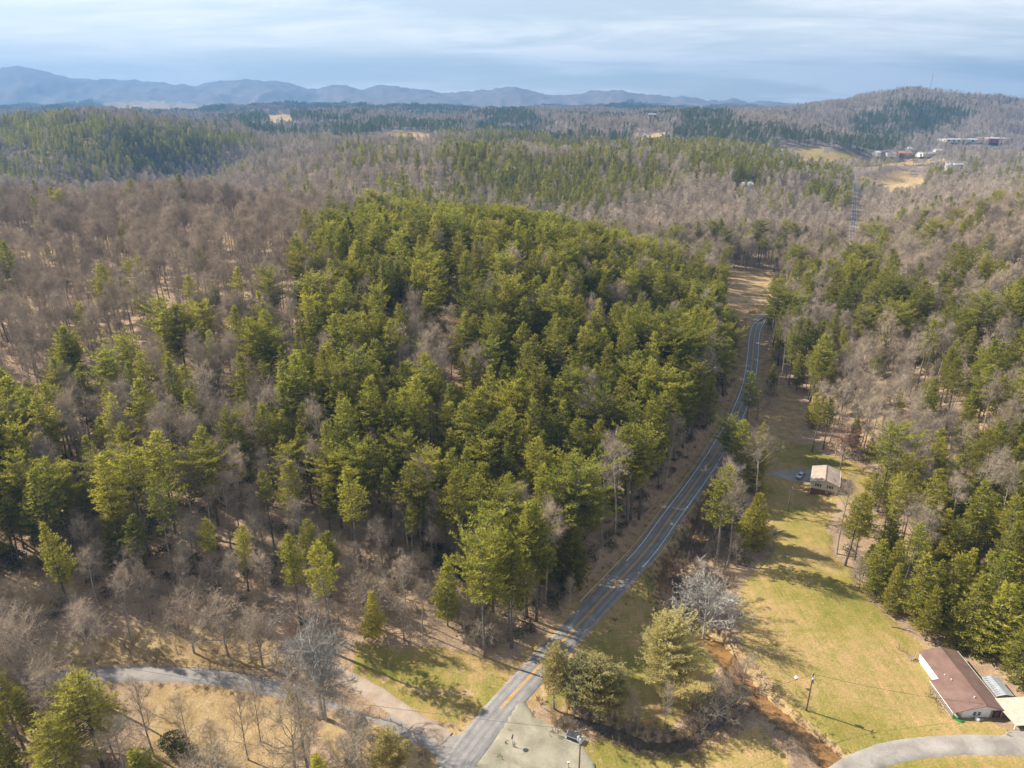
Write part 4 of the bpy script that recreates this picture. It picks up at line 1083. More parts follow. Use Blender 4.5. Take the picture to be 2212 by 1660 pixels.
BARES = [
 ('white_open', 1516,1382,18,1.0,'pale bare tree with a round crown standing in the creek bend'),
 ('sycamore', 693,1552,27,.95,'tall pale forked tree with mossy trunk beside the driveway'),
 ('sycamore', 706,1556,23,.7,'second pale trunk beside the tall mossy forked tree'),
 ('open1', 1541,1568,12.5,1.0,'crooked bare tree over the brook near the muddy creek'),
 ('slim1', 1434,1567,10,.9,'thin bare sapling on the brook bank below the big cedar'),
 ('open0', 494,1417,15,1.05,'bare tree with a dense fan of branches above the driveway fence'),
 ('open2', 419,1409,14.5,.9,'dark bare tree between two leaning trees above the fence'),
 ('bare1', 285,1391,22,.8,'tall thin bare tree crossing the driveway shoulder'),
 ('open1', 569,1439,15,.9,'bare tree with twisted trunk at the end of the driveway fence'),
 ('slim0', 543,1432,11,1.0,'slim bare tree beside the twisted bare tree by the fence'),
 ('slim1', 629,1468,11,1.1,'small bare tree on the verge where the dirt path meets the driveway'),
 ('slim0', 182,1383,12,1.1,'leaning bare tree on the tan shoulder above the driveway'),
 ('slim1', 204,1380,11,1.0,'small bare tree touching the leaning tree on the tan shoulder'),
 ('bare2', 50,1560,28,1.15,'large spreading bare tree below the driveway at the frame edge'),
 ('open1', 20,1580,27,.95,'wide crowned bare tree in front of the driveway start at the frame edge'),
 ('open0', 110,1600,22,.9,'fan shaped bare tree beside the wide crowned one at the frame edge'),
 ('open2', 640,1660,15,1.0,'bare spreading tree below the end of the paddock'),
 ('slim0', 250,1640,17,1.1,'slim bare tree beside the yellow green pine'),
 ('open0', 760,1690,12,1.0,'bare tree in front of the corner pen fence'),
 ('open2', 480,1740,14,1.1,'bare spreading tree at the bottom edge of the paddock'),
 ('bare4', 85,1590,22,1.0,'curved bare tree beside the large spreading one below the driveway'),
 ('slim0', 335,1632,19,1.0,'bare tree at the near edge of the fenced paddock beside a dark bush'),
 ('slim1', 412,1636,15,.9,'thin forked bare tree in the middle of the paddock edge'),
 ('slim0', 539,1640,18,.8,'straight thin bare tree at the paddock edge'),
 ('slim1', 565,1604,15,.8,'pale upright bare tree at the corner of the paddock'),
 ('slim1', 470,1655,12,1.0,'low crooked bare tree on the paddock edge'),
 ('slim0', 307,1527,8,.8,'small bare sapling just below the driveway'),
 ('maple', 1817,1014,15,1.0,'reddish budding maple behind the small house'),
 ('open0', 1634,1048,14,.95,'grey bare tree at the mouth of the house driveway'),
 ('open2', 1634,907,14,1.2,'clump like grey bare tree beside the highway above the bend'),
 ('open2', 1560,1010,12,1.0,'dark bare tree leaning across the guardrail'),
 ('bare3', 1230,1340,13,.9,'bare roadside tree in the shade of the wooded bank'),
 ('slim0', 870,1385,13,1.2,'bare tree at the top of the sunny triangle lawn'),
 ('open2', 800,1350,13,1.1,'spreading bare tree on the shaded slope above the triangle lawn'),
 ('maple', 640,1430,9,1.0,'reddish twigged small tree by the dirt path'),
 ('open0', 1605,1480,8,.9,'round tan bare bush tree beside the muddy creek'),
 ('open1', 1360,1560,7,1.0,'low bare tree hanging over the shaded brook'),
]
proto_pine('cedarwide', 170, h=23.0, base=0.14, rad=8.6, shape='cedar', per=11, step=0.6, gap=0.5, rep=3, tuft=0.5, wid=0.085, flat=0.2, mat_l='cedar', bark='grey_bark', dead=14)
proto_pine('pineyellow', 171, h=25.0, base=0.30, rad=6.2, shape='pine', per=6, step=0.8, gap=0.48, rep=3, tuft=0.62, wid=0.10, dead=8, mat_l='pine_yellow')
for key, x, y, h, w, lab in EVERG:
    hand_tree('cedar_tree' if key.startswith('cedar') else 'pine_tree', key, x, y, h, lab, 'cedar' if key.startswith('cedar') else 'pine tree', w)
for key, x, y, h, w, lab in BARES:
    hand_tree('bare_tree', key, x, y, h, lab, 'tree', w)

def no_hand(X, Y, r=4.0):
    ok = np.ones(len(X), bool)
    for a, b in HAND_SPOTS: ok &= (X - a) ** 2 + (Y - b) ** 2 > r * r
    return ok
P1 = sites(96, 640, 5.9)
X, Y, Z, pine, young = plant(P1, 27)
q = no_hand(X, Y); X, Y, Z, pine, young = X[q], Y[q], Z[q], pine[q], young[q]
# hardwoods stand a little wider
sc = R0.uniform(0.66, 1.15, len(X)) * (1 + 0.10 * fbm(X / 50, Y / 50, 71, 2))
dHW = near_line(X, Y, HIGHWAY)[0]; sc = np.where((dHW < 26) & (Y < 420), np.maximum(sc, .95) * 1.08, sc)
sc = np.where(pine & in_poly(*project(X, Y, Z), [(-900,1440),(1150,1440),(1150,2900),(-900,2900)]), sc * .28, sc)
low_edge = in_poly(*project(X, Y, Z), [(0,1150),(700,1200),(1000,1230),(1180,1280),(1150,1500),(0,1450)])
sc = np.where(low_edge & ~pine, sc * 0.72, sc)
east = X > np.interp(Y, HIGHWAY['xy'][:, 1], HIGHWAY['xy'][:, 0])
px, py = project(X, Y, Z + 12)
dist = np.sqrt(X ** 2 + Y ** 2 + (CAM_Z - Z) ** 2)
vis = (px > -30) & (px < 2240) & (py > 0) & (py < 1750)
size = np.where(vis, sc * 24 / dist, 0)
def zone(x, y, z, e, pn):
    u, v = project(np.array([x]), np.array([y]), np.array([z])); u, v = float(u[0]), float(v[0])
    if e:
        if v > 1180: return 'on the slope behind the long brown roofed house'
        if v > 930: return 'on the slope above the small tan house'
        return 'high on the slope east of the highway'
    if v > 1300: return 'along the shoulder above the fenced driveway'
    if v > 1080: return 'on the shaded foot of the hill facing the driveway' if u < 950 else 'on the dark bank just above the highway'
    if v > 880: return 'on the west flank of the wooded hill' if u < 560 else ('on the middle of the wooded hill' if u < 1200 else 'on the steep side of the hill above the highway')
    return 'on the upper west ridge of the wooded hill' if u < 640 else ('around the narrow skid track near the hill top' if u < 1080 else 'on the upper hill nearer the highway bend')
ORD = ['first','second','third','fourth','fifth','sixth','seventh','eighth','ninth','tenth','eleventh','twelfth','thirteenth','fourteenth','fifteenth','sixteenth','seventeenth','eighteenth','nineteenth']
def ordinal(n):
    if n < 19: return ORD[n]
    t, u = divmod(n + 1, 10)
    tens = {2: 'twent', 3: 'thirt', 4: 'fort', 5: 'fift', 6: 'sixt', 7: 'sevent'}[t]
    return tens + 'ieth' if u == 0 else tens + 'y-' + ORD[u - 1]
def form(s, yg, i):
    a = 'tall' if s > 1.02 else ('medium height' if s > .85 else 'short')
    return a
used_obj = np.zeros(len(X), bool)
for is_pine in (True, False):
    idx = np.nonzero((pine == is_pine) & (size > 0))[0]
    idx = idx[np.argsort(-size[idx])][: (300 - len(EVERG) if is_pine else 300 - len(BARES))]
    used_obj[idx] = True
    rank = {}
    for sd in (True, False):
        for tr_ in set(((Y[idx] - 96) // 16).astype(int)):
            mem = [i for i in idx if bool(east[i]) == sd and int((Y[i] - 96) // 16) == tr_]
            mem.sort(key=lambda i: abs(X[i] - np.interp(Y[i], HIGHWAY['xy'][:, 1], HIGHWAY['xy'][:, 0])))
            for n_, i in enumerate(mem): rank[i] = (int(tr_), n_)
    for i in idx:
        e = bool(east[i]); zn = zone(X[i], Y[i], Z[i], e, is_pine); r = random.Random(int(i) * 13 + 5)
        fm = form(sc[i], young[i], i)
        if is_pine:
            key = 'young%d' % r.randrange(4) if young[i] else 'pine%d' % r.randrange(9)
            h = (19 if young[i] else 29.5) * sc[i]
            if e: h *= .92
            lab = '%s %s pine, %s %s of the highway in the %s tier uphill' % (fm, 'bushy' if young[i] else 'layered', ordinal(rank[i][1]), 'east' if e else 'west', ordinal(rank[i][0]))
            tree_object('pine_tree', key, (X[i], Y[i], Z[i] - .2), r.uniform(0, 6.28), h / PROTO[key][2] * r.uniform(.82, 1.22), lab, 'pine tree', '%s pines %s' % (fm + (' bushy' if young[i] else ''), zn), h / PROTO[key][2])
        else:
            k = r.random()
            key = 'bare%d' % r.randrange(5) if not low_edge[i] else ('slim%d' % r.randrange(2) if k < .4 else ('open%d' % r.randrange(3) if k < .6 else 'bare%d' % r.randrange(5)))
            h = PROTO[key][2] * sc[i]
            lab = '%s leafless %s, %s %s of the highway in the %s tier uphill' % (fm, {'b': 'hardwood', 's': 'slim tree', 'o': 'spreading tree'}[key[0]], ordinal(rank[i][1]), 'east' if e else 'west', ordinal(rank[i][0]))
            tree_object('bare_tree', key, (X[i], Y[i], Z[i] - .2), r.uniform(0, 6.28), sc[i] * r.uniform(.9, 1.1), lab, 'tree', '%s %s trees %s' % (fm, key[:-1], zn), sc[i])
rest = ~used_obj
def mass(name, m, keys, X, Y, Z, sc, label, cat, seed, href=None):
    P = np.stack([X[m], Y[m], Z[m] - .2], 1); n = len(P); R = np.random.default_rng(seed)
    s = sc[m]; S = np.stack([s * R.uniform(.82, 1.2, n), s * R.uniform(.82, 1.2, n), s], 1)
    instancer(name, [joined_proto(k) for k in keys], P, S, R.uniform(0, 6.28, n), R.integers(0, len(keys), n), label, cat)
mass('pine_forest', rest & pine & ~young, ['pine%d' % i for i in range(9)], X, Y, Z, sc, 'remaining open crowned pines filling the wooded hills', 'forest', 1)
mass('young_pine_forest', rest & young, ['young%d' % i for i in range(4)], X, Y, Z, sc, 'remaining bushy pines filling the wooded slopes', 'forest', 2)
mass('hardwood_forest', rest & ~pine, ['bare%d' % i for i in range(5)], X, Y, Z, sc, 'remaining leafless grey hardwoods on the wooded hills', 'forest', 3)
# second storey of slim hardwoods between the big trees
P2 = sites(100, 620, 6.3); X2, Y2, Z2, pn2, yg2 = plant(P2, 12)
q = (~pn2) & no_hand(X2, Y2, 2.5) & ((Y2 < 300) | (R0.random(len(X2)) < .3)); X2, Y2, Z2 = X2[q], Y2[q], Z2[q]; s2 = R0.uniform(.5, 1.0, len(X2))
mass('sapling_forest', np.ones(len(X2), bool), ['slim0', 'slim1', 'open2'], X2, Y2, Z2, s2 * .95, 'thin leafless saplings under the taller trees', 'saplings', 4)
# hills beyond
P3 = sites(640, 1500, 8.8, .88); X3, Y3, Z3, pn3, yg3 = plant(P3, 18); s3 = R0.uniform(.75, 1.12, len(X3))
mass('distant_pine_forest', pn3, ['lowpine%d' % i for i in range(3)], X3, Y3, Z3, s3, 'pine woods on the hills beyond the valley', 'forest', 5)
mass('distant_hardwood_forest', ~pn3, ['lowbare%d' % i for i in range(3)], X3, Y3, Z3, s3, 'leafless woods on the hills beyond the valley', 'forest', 6)
P4 = sites(1500, 3500, 10.5, .86); X4, Y4, Z4, pn4, yg4 = plant(P4, 14); s4 = R0.uniform(.62, .9, len(X4))
mass('far_pine_forest', pn4, ['farpine%d' % i for i in range(3)], X4, Y4, Z4, s4, 'far pine woods around the tower hill and town', 'forest', 7)
mass('far_hardwood_forest', ~pn4, ['farbare%d' % i for i in range(2)], X4, Y4, Z4, s4 * 1.1, 'far leafless woods around the tower hill and town', 'forest', 8)
P5 = sites(3500, 6900, 36, .86); X5, Y5, Z5, pn5, yg5 = plant(P5, 12); s5 = R0.uniform(.8, 1.1, len(X5))
def grove(seed, keys, n, r):
    R = np.random.default_rng(seed); Vs, Fs, mi, tn, mats = [], [], [], [], []; b = 0
    for i in range(n):
        me = joined_proto_cache[keys[i % len(keys)]]
        V, F, m_, t_ = me; a = R.uniform(0, 6.28); s = R.uniform(.8, 1.15); c, d = math.cos(a), math.sin(a)
        W = V @ np.array([[c, d, 0], [-d, c, 0], [0, 0, 1]]) * s + np.array([R.uniform(-r, r), R.uniform(-r, r), 0])
        Vs.append(W); Fs.append(F + b); b += len(V); mi.append(m_); tn.append(t_)
    return np.concatenate(Vs), np.concatenate(Fs), np.concatenate(mi), np.concatenate(tn)
joined_proto_cache = {}
for k in ('farpine0', 'farpine2', 'farbare0', 'farbare1'):
    me = joined_proto(k); V = np.empty(len(me.vertices) * 3, np.float32); me.vertices.foreach_get('co', V)
    F = np.empty(len(me.loops), np.int32); me.loops.foreach_get('vertex_index', F)
    mi = np.empty(len(me.polygons), np.int32); me.polygons.foreach_get('material_index', mi); tn = np.empty(len(me.polygons), np.float32); me.attributes['tint'].data.foreach_get('value', tn)
    joined_proto_cache[k] = (V.reshape(-1, 3), F.reshape(-1, 3), mi, tn)
GP = [np_mesh('pine_grove%d' % i, *grove(i, ['farpine0', 'farpine2'], 14, 22)[:2], [M['bark'], M['pine_far']], *grove(i, ['farpine0', 'farpine2'], 14, 22)[2:]) for i in range(2)]
GB = [np_mesh('bare_grove%d' % i, *grove(i + 5, ['farbare0', 'farbare1'], 14, 22)[:2], [M['grey_bark'], M['twig']], *grove(i + 5, ['farbare0', 'farbare1'], 14, 22)[2:]) for i in range(2)]
for nm, m, ps, lb in (('horizon_pine_forest', pn5, GP, 'pine woods on the low hills before the mountains'), ('horizon_hardwood_forest', ~pn5, GB, 'leafless woods on the low hills before the mountains')):
    n = int(m.sum()); R = np.random.default_rng(n)
    instancer(nm, ps, np.stack([X5[m], Y5[m], Z5[m] - 1], 1), np.repeat(s5[m][:, None], 3, 1), R.uniform(0, 6.28, n), R.integers(0, 2, n), lb, 'forest', .01)

# ------------------------------------------------------------------ undergrowth
def scatter(name, metas, P, smin, smax, label, cat, seed, tilt=.12):
    R = np.random.default_rng(seed); n = len(P); s = R.uniform(smin, smax, n)
    Z = height(P[:, 0], P[:, 1])
    instancer(name, metas, np.stack([P[:, 0], P[:, 1], Z - .05], 1), np.stack([s, s, s * R.uniform(.75, 1.2, n)], 1), R.uniform(0, 6.28, n), R.integers(0, len(metas), n), label, cat, tilt)
bush_m = []
for i in range(4):
    V, F, T = make_bush(400 + i, r=1.7, h=2.3, n=300); bush_m.append(np_mesh('brush%d' % i, V, F, M['brush'], None, T))
leafy_m = []
for i in range(3):
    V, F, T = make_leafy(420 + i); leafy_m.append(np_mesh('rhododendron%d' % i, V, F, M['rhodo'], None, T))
tuft_m = []
for i in range(3):
    V, F, T = make_bush(440 + i, r=.55, h=.55, n=90, w=.022); tuft_m.append(np_mesh('grass_tuft%d' % i, V, F, M['straw'], None, T))
PU = sites(100, 560, 4.0); XU, YU, ZU, pu, yu = plant(PU, 3)
cu = fbm(XU / 24, YU / 24, 81, 3)
upx, upy = project(XU, YU, ZU)
shady = in_poly(upx, upy, [(0,1000),(500,780),(900,860),(1300,900),(1600,780),(1640,900),(1400,1250),(1150,1430),(700,1380),(0,1350)])
m = (cu > np.where(shady, -.12, .05)) & (R0.random(len(XU)) < np.where(shady, .85, .22))  # dark bushes packed closer in the shady area to deepen its shade
scatter('rhododendron_thicket', leafy_m, np.stack([XU[m], YU[m]], 1), .6, 1.35, 'dark rhododendron undergrowth, thickened to deepen the shade below the trees', 'undergrowth', 9)
m = (cu <= .12) & (R0.random(len(XU)) < np.where(shady, .7, np.where(upy > 1380, .6, .22)))
scatter('brush_undergrowth', bush_m, np.stack([XU[m], YU[m]], 1), .5, 1.2, 'tangled brown winter brush on the forest floor', 'undergrowth', 10)
# along roadsides, creek banks and paddock edges
def along(L, lo, hi, n, seed, side=0, i0=0, i1=None):
    R = np.random.default_rng(seed); P = L['xy'][i0:i1]; d = np.gradient(P, axis=0); d /= np.linalg.norm(d, axis=1, keepdims=True); nr = np.stack([-d[:, 1], d[:, 0]], 1)
    k = R.integers(0, len(P), n); o = R.uniform(lo, hi, n) * (np.where(R.random(n) < .5, -1, 1) if side == 0 else side)
    return P[k] + nr[k] * o[:, None] + R.normal(0, .3, (n, 2))
def off_roads(P, extra=1.0):
    ok = np.ones(len(P), bool)
    for L in ROADS: ok &= near_line(P[:, 0], P[:, 1], L)[0] > L['half'] + extra
    return P[ok]
B = np.concatenate([along(CREEK, 2.2, 5.0, 70, 1), along(CREEK, 2.0, 9.0, 260, 2, 0, 0, None)[90:], along(BROOK, .6, 6.0, 200, 3), along(HIGHWAY, 7.5, 11.5, 330, 4, 1, 25, 230), along(TRACK, 3, 7, 20, 5), along(DRIVE, 5.5, 11, 70, 6, 1, 0, 70)])
_q = [hit(x, y) for x, y in [(1430,1180),(1480,1130),(1560,1010),(1610,1090),(1600,1230),(1560,1320),(1470,1310),(1440,1260)]]
_R = np.random.default_rng(9); _c = np.array(_q); _lo, _hi = _c.min(0), _c.max(0); _p = _R.uniform(_lo, _hi, (420, 2)); _p = _p[in_poly(_p[:, 0], _p[:, 1], [tuple(v) for v in _q])]
scatter('creek_bend_thicket', bush_m, off_roads(_p, 2.5), .9, 1.7, 'dark tangled thicket filling the creek bend beside the highway', 'undergrowth', 15)
scatter('creekside_brush', bush_m, off_roads(B, 1.6), .35, .95, 'tan and brown brush along the creek and road banks', 'undergrowth', 11)
upB, _ = None, None
T_ = np.concatenate([along(CREEK, 1.7, 4.6, 1500, 21), along(BROOK, 1.2, 3.4, 500, 22), along(HIGHWAY, 4.6, 7.5, 1500, 24, 0, 0, 260), along(DRIVE, 3.0, 4.6, 400, 25)])
scatter('dead_grass', tuft_m, off_roads(T_, .25), .45, 1.3, 'clumps of dead straw coloured grass on the banks', 'grass', 12)
# ------------------------------------------------------------------ materials of built things
def shingle_mat(name, a, b_):
    m, t, b = mat(name); tc = N(t, 'ShaderNodeTexCoord'); 
    n = noise_of(t, tc.outputs['Object'], 0.35, 5, 0.6); n2 = noise_of(t, tc.outputs['Object'], 5.0, 4, 0.7)
    c = ramp(t, n.outputs[0], [(0.35, a), (0.65, b_)]).outputs[0]
    w = N(t, 'ShaderNodeTexWave'); w.inputs['Scale'].default_value = 1.1; w.inputs['Distortion'].default_value = 0.6; w.bands_direction = 'X'; lk(t, tc.outputs['Object'], w.inputs[0])
    c = mixc(t, 0.22, c, ramp(t, w.outputs[0], [(0.1, (.6, .6, .6)), (0.5, (1.1, 1.1, 1.1))]).outputs[0], 'MULTIPLY')
    c = mixc(t, 0.4, c, ramp(t, n2.outputs[0], [(0.3, (.7, .7, .7)), (0.7, (1.2, 1.2, 1.2))]).outputs[0], 'MULTIPLY')
    lk(t, c, b.inputs['Base Color']); b.inputs['Roughness'].default_value = .9; return m
M['roof_brown'] = shingle_mat('brown_shingles', (0.165, 0.095, 0.075), (0.235, 0.145, 0.115))
M['roof_tan'] = shingle_mat('tan_shingles', (0.33, 0.255, 0.20), (0.46, 0.37, 0.30))
M['white_siding'] = simple('white_siding', (0.74, 0.74, 0.72), .6, .06, 1.5)
M['cream_siding'] = simple('cream_siding', (0.62, 0.55, 0.43), .6, .07, 1.5)
M['brick'] = simple('brown_brick', (0.20, 0.095, 0.065), .85, .35, 6, bump=.2)
M['glass'] = simple('dark_window_glass', (0.03, 0.035, 0.045), .12, .3, 1, spec=.6)
M['trim'] = simple('white_trim', (0.78, 0.78, 0.76), .5, .05)
M['shutter'] = simple('dark_shutter', (0.07, 0.07, 0.065), .6, .2)
M['dark'] = simple('dark_parts_and_recess_shade', (0.055, 0.045, 0.042), .8, .3)  # dark deck and vents; also the painted shade of the porch recess
M['wood'] = simple('weathered_wood', (0.33, 0.26, 0.19), .85, .35, 4, bump=.2)
M['deckwood'] = simple('deck_boards', (0.40, 0.33, 0.26), .85, .3, 3)
M['polewood'] = simple('creosote_pole', (0.16, 0.125, 0.09), .85, .3, 3)
M['fence'] = simple('split_rail_wood', (0.36, 0.28, 0.20), .9, .35, 5)
M['metal'] = simple('galvanised_metal', (0.50, 0.53, 0.56), .42, .14, 1.2, metal=.35)
M['tanmetal'] = simple('tan_metal_sheet', (0.60, 0.53, 0.43), .5, .2, .9, metal=.1)
M['rail'] = simple('guardrail_steel', (0.50, 0.50, 0.48), .5, .2, 2, metal=.3)
M['steel'] = simple('grey_steel', (0.34, 0.36, 0.38), .5, .2, 4, metal=.4)
M['wire'] = simple('cable', (0.06, 0.06, 0.06), .7, .1)
M['green'] = simple('green_tarp', (0.05, 0.22, 0.06), .6, .3, 4)
M['red'] = simple('red_plastic', (0.62, 0.06, 0.03), .5, .2)
M['black'] = simple('black_steel', (0.045, 0.05, 0.055), .6, .3, 2)
M['carpaint'] = simple('silver_blue_paint', (0.50, 0.55, 0.62), .28, .03, 1, metal=.5, spec=.6)
M['whitepaint'] = simple('white_car_paint', (0.75, 0.75, 0.75), .3, .03, 1, spec=.6)
M['tyre'] = simple('tyre_rubber', (0.03, 0.03, 0.03), .9, .1)
M['lamp'] = simple('lamp_lens', (0.75, 0.75, 0.72), .2, .05)
M['redlens'] = simple('tail_lens', (0.4, 0.02, 0.02), .3, .05)
M['orangeroof'] = simple('orange_roof', (0.52, 0.20, 0.11), .8, .2)
M['blueroof'] = simple('blue_metal_roof', (0.08, 0.30, 0.58), .5, .15)
M['greyroof'] = simple('grey_roof', (0.33, 0.34, 0.36), .8, .2)
M['whiteroof'] = simple('white_roof', (0.70, 0.70, 0.70), .6, .1)
M['redwall'] = simple('red_wall', (0.34, 0.06, 0.06), .7, .2)
M['concrete'] = simple('concrete', (0.46, 0.43, 0.38), .9, .2, 3)
M['brownsign'] = simple('brown_sign_board', (0.17, 0.075, 0.045), .6, .2)
M['stone'] = simple('dark_fieldstone', (0.15, 0.14, 0.13), .9, .35, 2, bump=.3)
M['tank'] = simple('white_tank_paint', (0.72, 0.73, 0.74), .4, .05)

def bar_between(mb, p, q, r, n=4, mi=0): mb.tube([p, q], r, n, mi)
def part(mb, name, m, root, smooth=False): return mb.build(name, m, root, smooth)
def one(fn):
    mb = MB(); fn(mb); return mb
def window(root, c, w, h, face_rz, shutters=False, panes=2, frame_m='trim'):
    """window facing -Y of its local frame at c; face_rz turns it"""
    T = Matrix.Translation(Vector(c)) @ Matrix.Rotation(face_rz, 4, 'Z')
    def bx(mb, cc, d): mb.box(cc, d, 0, 0, T)
    f = MB()
    for s in (-1, 1):
        bx(f, (s * (w / 2 + .04), -.05, 0), (.10, .10, h + .2)); bx(f, (0, -.05, s * (h / 2 + .05)), (w - .02, .10, .10))
    bx(f, (0, -.045, 0), (w - .02, .06, .05))
    fr = part(f, 'window', M[frame_m], root)
    for k in range(panes):
        p = MB(); ph = (h - .10) / panes; bx(p, (0, -.02, -h / 2 + .05 + ph * (k + .5)), (w - .04, .03, ph - .04)); part(p, 'pane', M['glass'], fr)
    if shutters:
        for s in (-1, 1):
            q = MB(); bx(q, (s * (w / 2 + .33), -.04, 0), (.38, .07, h + .1)); part(q, 'shutter', M['shutter'], root)
def siding(mb, a, b_, z0, z1, n, th=.07, lap=.025, top=None):
    """lapped boards between ground points a and b_"""
    a = Vector((a[0], a[1], 0)); b_ = Vector((b_[0], b_[1], 0)); d = (b_ - a).normalized(); o = Vector((d.y, -d.x, 0))
    for k in range(n):
        u, v = z0 + (z1 - z0) * k / n, z0 + (z1 - z0) * (k + 1) / n
        q = [a + o * (th + lap), b_ + o * (th + lap), b_ + o * th, a + o * th]
        mb.add([(q[0].x, q[0].y, u), (q[1].x, q[1].y, u), (q[2].x, q[2].y, v), (q[3].x, q[3].y, v), (a.x, a.y, u), (b_.x, b_.y, u), (b_.x, b_.y, v), (a.x, a.y, v)],
               [(0,1,2,3),(4,7,6,5),(0,4,5,1),(3,2,6,7),(0,3,7,4),(1,5,6,2)])

# ------------------------------------------------------------------ long brown roofed house
ZH = hz(102, 126)
def long_house():
    root = empty('house', (98.5, 118.0, ZH))
    tag(root, 'long white house with brown shingle roof and cluttered side deck at the lawn edge', 'house')
    W, L, e, rg = 8.7, 17.4, 2.55, 4.05; xr = 4.5
    w = MB()                                     # walls as a closed shell with gables
    w.add([(0,0,-.6),(W,0,-.6),(W,L,-.6),(0,L,-.6),(0,0,e),(W,0,e),(W,L,e),(0,L,e),(xr,0,rg-.12),(xr,L,rg-.12)],
          [(0,1,5,8,4),(2,3,7,9,6),(3,0,4,7),(1,2,6,5),(4,8,9,7),(8,5,6,9)])
    part(w, 'wall', M['white_siding'], root)
    s = MB(); siding(s, (.02, 0), (6.1, 0), -.3, 2.5, 12); siding(s, (0, L), (0, 9.0), -.3, 2.45, 12)
    sd = part(s, 'siding', M['white_siding'], root); tag(sd, kind='stuff')
    r = MB()
    def z_at(x): return rg - (xr - x) * (rg - 2.62) / (xr + .35) if x < xr else rg - (x - xr) * (rg - 2.62) / (W + .35 - xr)
    r.slab([(-.35,-.45,z_at(-.35)),(xr,-.45,rg),(xr,L+.4,rg),(-.35,L+.4,z_at(-.35))][::1], .14)
    r.slab([(xr,-.45,rg),(W+.35,-.45,2.62),(W+.35,L+.4,2.62),(xr,L+.4,rg)], .14)
    r.slab([(-2.35,-.45,z_at(-.35)-.58),(-.352,-.45,z_at(-.35)-.002),(-.352,9.0,z_at(-.35)-.002),(-2.35,9.0,z_at(-.35)-.58)], .12)
    rf = part(r, 'roof', M['roof_brown'], root)
    rc = MB(); rc.box((xr, L/2, rg + .03), (.28, L + .8, .06)); part(rc, 'ridge_cap', M['roof_brown'], rf)
    f = MB(); f.box((-2.38, 4.27, z_at(-.35)-.66), (.06, 9.4, .16)); f.box((W+.39, L/2, 2.56), (.08, L+.85, .16)); part(f, 'gutter', M['trim'], rf)
    for (x, y, h_, m) in ((1.7, 7.9, .35, 'trim'), (1.2, 9.6, .22, 'trim'), (3.4, 2.2, .4, 'trim')):
        v = MB(); v.tube([(x, y, z_at(x) - .1), (x, y, z_at(x) + h_)], .12, 8); part(v, 'roof_vent', M[m], rf)
    window(root, (2.55, -.10, 1.55), .72, 1.05, 0); window(root, (3.55, -.10, 1.55), .72, 1.05, 0)
    window(root, (-.02, 12.0, 1.5), .9, 1.0, -math.pi/2); 
    d = MB(); d.box((7.3, -.06, 1.25), (2.1, .12, 2.2)); part(d, 'porch_shade_panel', M['dark'], root)  # flat panel on the wall; its dark colour paints the recess shade
    d = MB(); d.box((7.45, -.16, 1.05), (.85, .08, 1.95)); dr = part(d, 'door', simple('reddish_door', (.20,.07,.05), .6, .2), root)
    k = MB(); k.box((7.78, -.24, 1.05), (.07, .07, .07)); part(k, 'handle', M['steel'], dr)
    for x in (6.15, 8.45):
        p = MB(); p.box((x, -.35, 1.15), (.14, .14, 2.9)); part(p, 'porch_post', M['wood'], root)
    p = MB(); p.box((7.3, -.8, .1), (2.5, 1.4, .2)); part(p, 'step', M['concrete'], root)
    # side deck under the low roof
    for i in range(11):
        b = MB(); b.box((-1.15, -2.2 + i * 1.02, .30), (2.3, .98, .07)); part(b, 'deck_board', M['deckwood'], root)
    for y in (-.3, 2.7, 5.8, 8.8):
        p = MB(); p.box((-2.25, y, .72), (.12, .12, 2.0)); part(p, 'porch_post', M['wood'], root)
    for z in (.75, 1.15):
        p = MB(); p.box((-2.28, 4.2, z), (.06, 9.1, .08)); part(p, 'railing', M['wood'], root)
    # landing and stair at the far corner
    st = MB()
    for i in range(4): st.box((-.9 - .32 * i, L + .4, .9 - .24 * i), (.32, 1.1, .06))
    part(st, 'steps', M['wood'], root)
    for (x, y) in ((-.6, L - .2), (-.6, L + 1.0), (-2.1, L - .2), (-2.1, L + 1.0)):
        p = MB(); p.box((x, y, .9 if x > -1 else .5), (.10, .10, 2.2 if x > -1 else 1.5)); part(p, 'stair_post', M['wood'], root)
    p = MB(); bar_between(p, (-.6, L + 1.0, 1.9), (-2.1, L + 1.0, 1.15), .05); bar_between(p, (-.6, L - .2, 1.9), (-2.1, L - .2, 1.15), .05); part(p, 'handrail', M['wood'], root)
long_house()
def ribbed_roof(root, x0, x1, y0, y1, z, m, n, along='x', th=.04, arch=0.0, name='roof_panel'):
    for k in range(n):
        if along == 'x':
            a, b = y0 + (y1 - y0) * k / n, y0 + (y1 - y0) * (k + 1) / n; mid = (x0 + x1) / 2
            mb = MB(); mb.slab([(x0, a, z), (mid, a, z + arch), (mid, b - .05, z + arch), (x0, b - .05, z)], th); mb.slab([(mid, a, z + arch), (x1, a, z), (x1, b - .05, z), (mid, b - .05, z + arch)], th)
            mb.box(((x0 + mid) / 2, b - .03, z + arch / 2 + .03), ((mid - x0), .06, .07))
        else:
            a, b = x0 + (x1 - x0) * k / n, x0 + (x1 - x0) * (k + 1) / n
            mb = MB(); mb.slab([(a, y0, z), (b - .05, y0, z), (b - .05, y1, z), (a, y1, z)], th); mb.box((b - .03, (y0 + y1) / 2, z + .03), (.06, y1 - y0, .07))
        part(mb, name, m, root)
sh = empty('shed', (108.35, 121.9, ZH)); tag(sh, 'small shed with ribbed grey metal roof behind the long house', 'shed')
ribbed_roof(sh, 0, 3.9, 0, 5.7, 2.45, M['metal'], 10, 'x', arch=.45)
w = MB(); w.box((1.95, 2.85, 1.0), (3.5, 5.3, 2.7)); part(w, 'wall', M['wood'], sh)
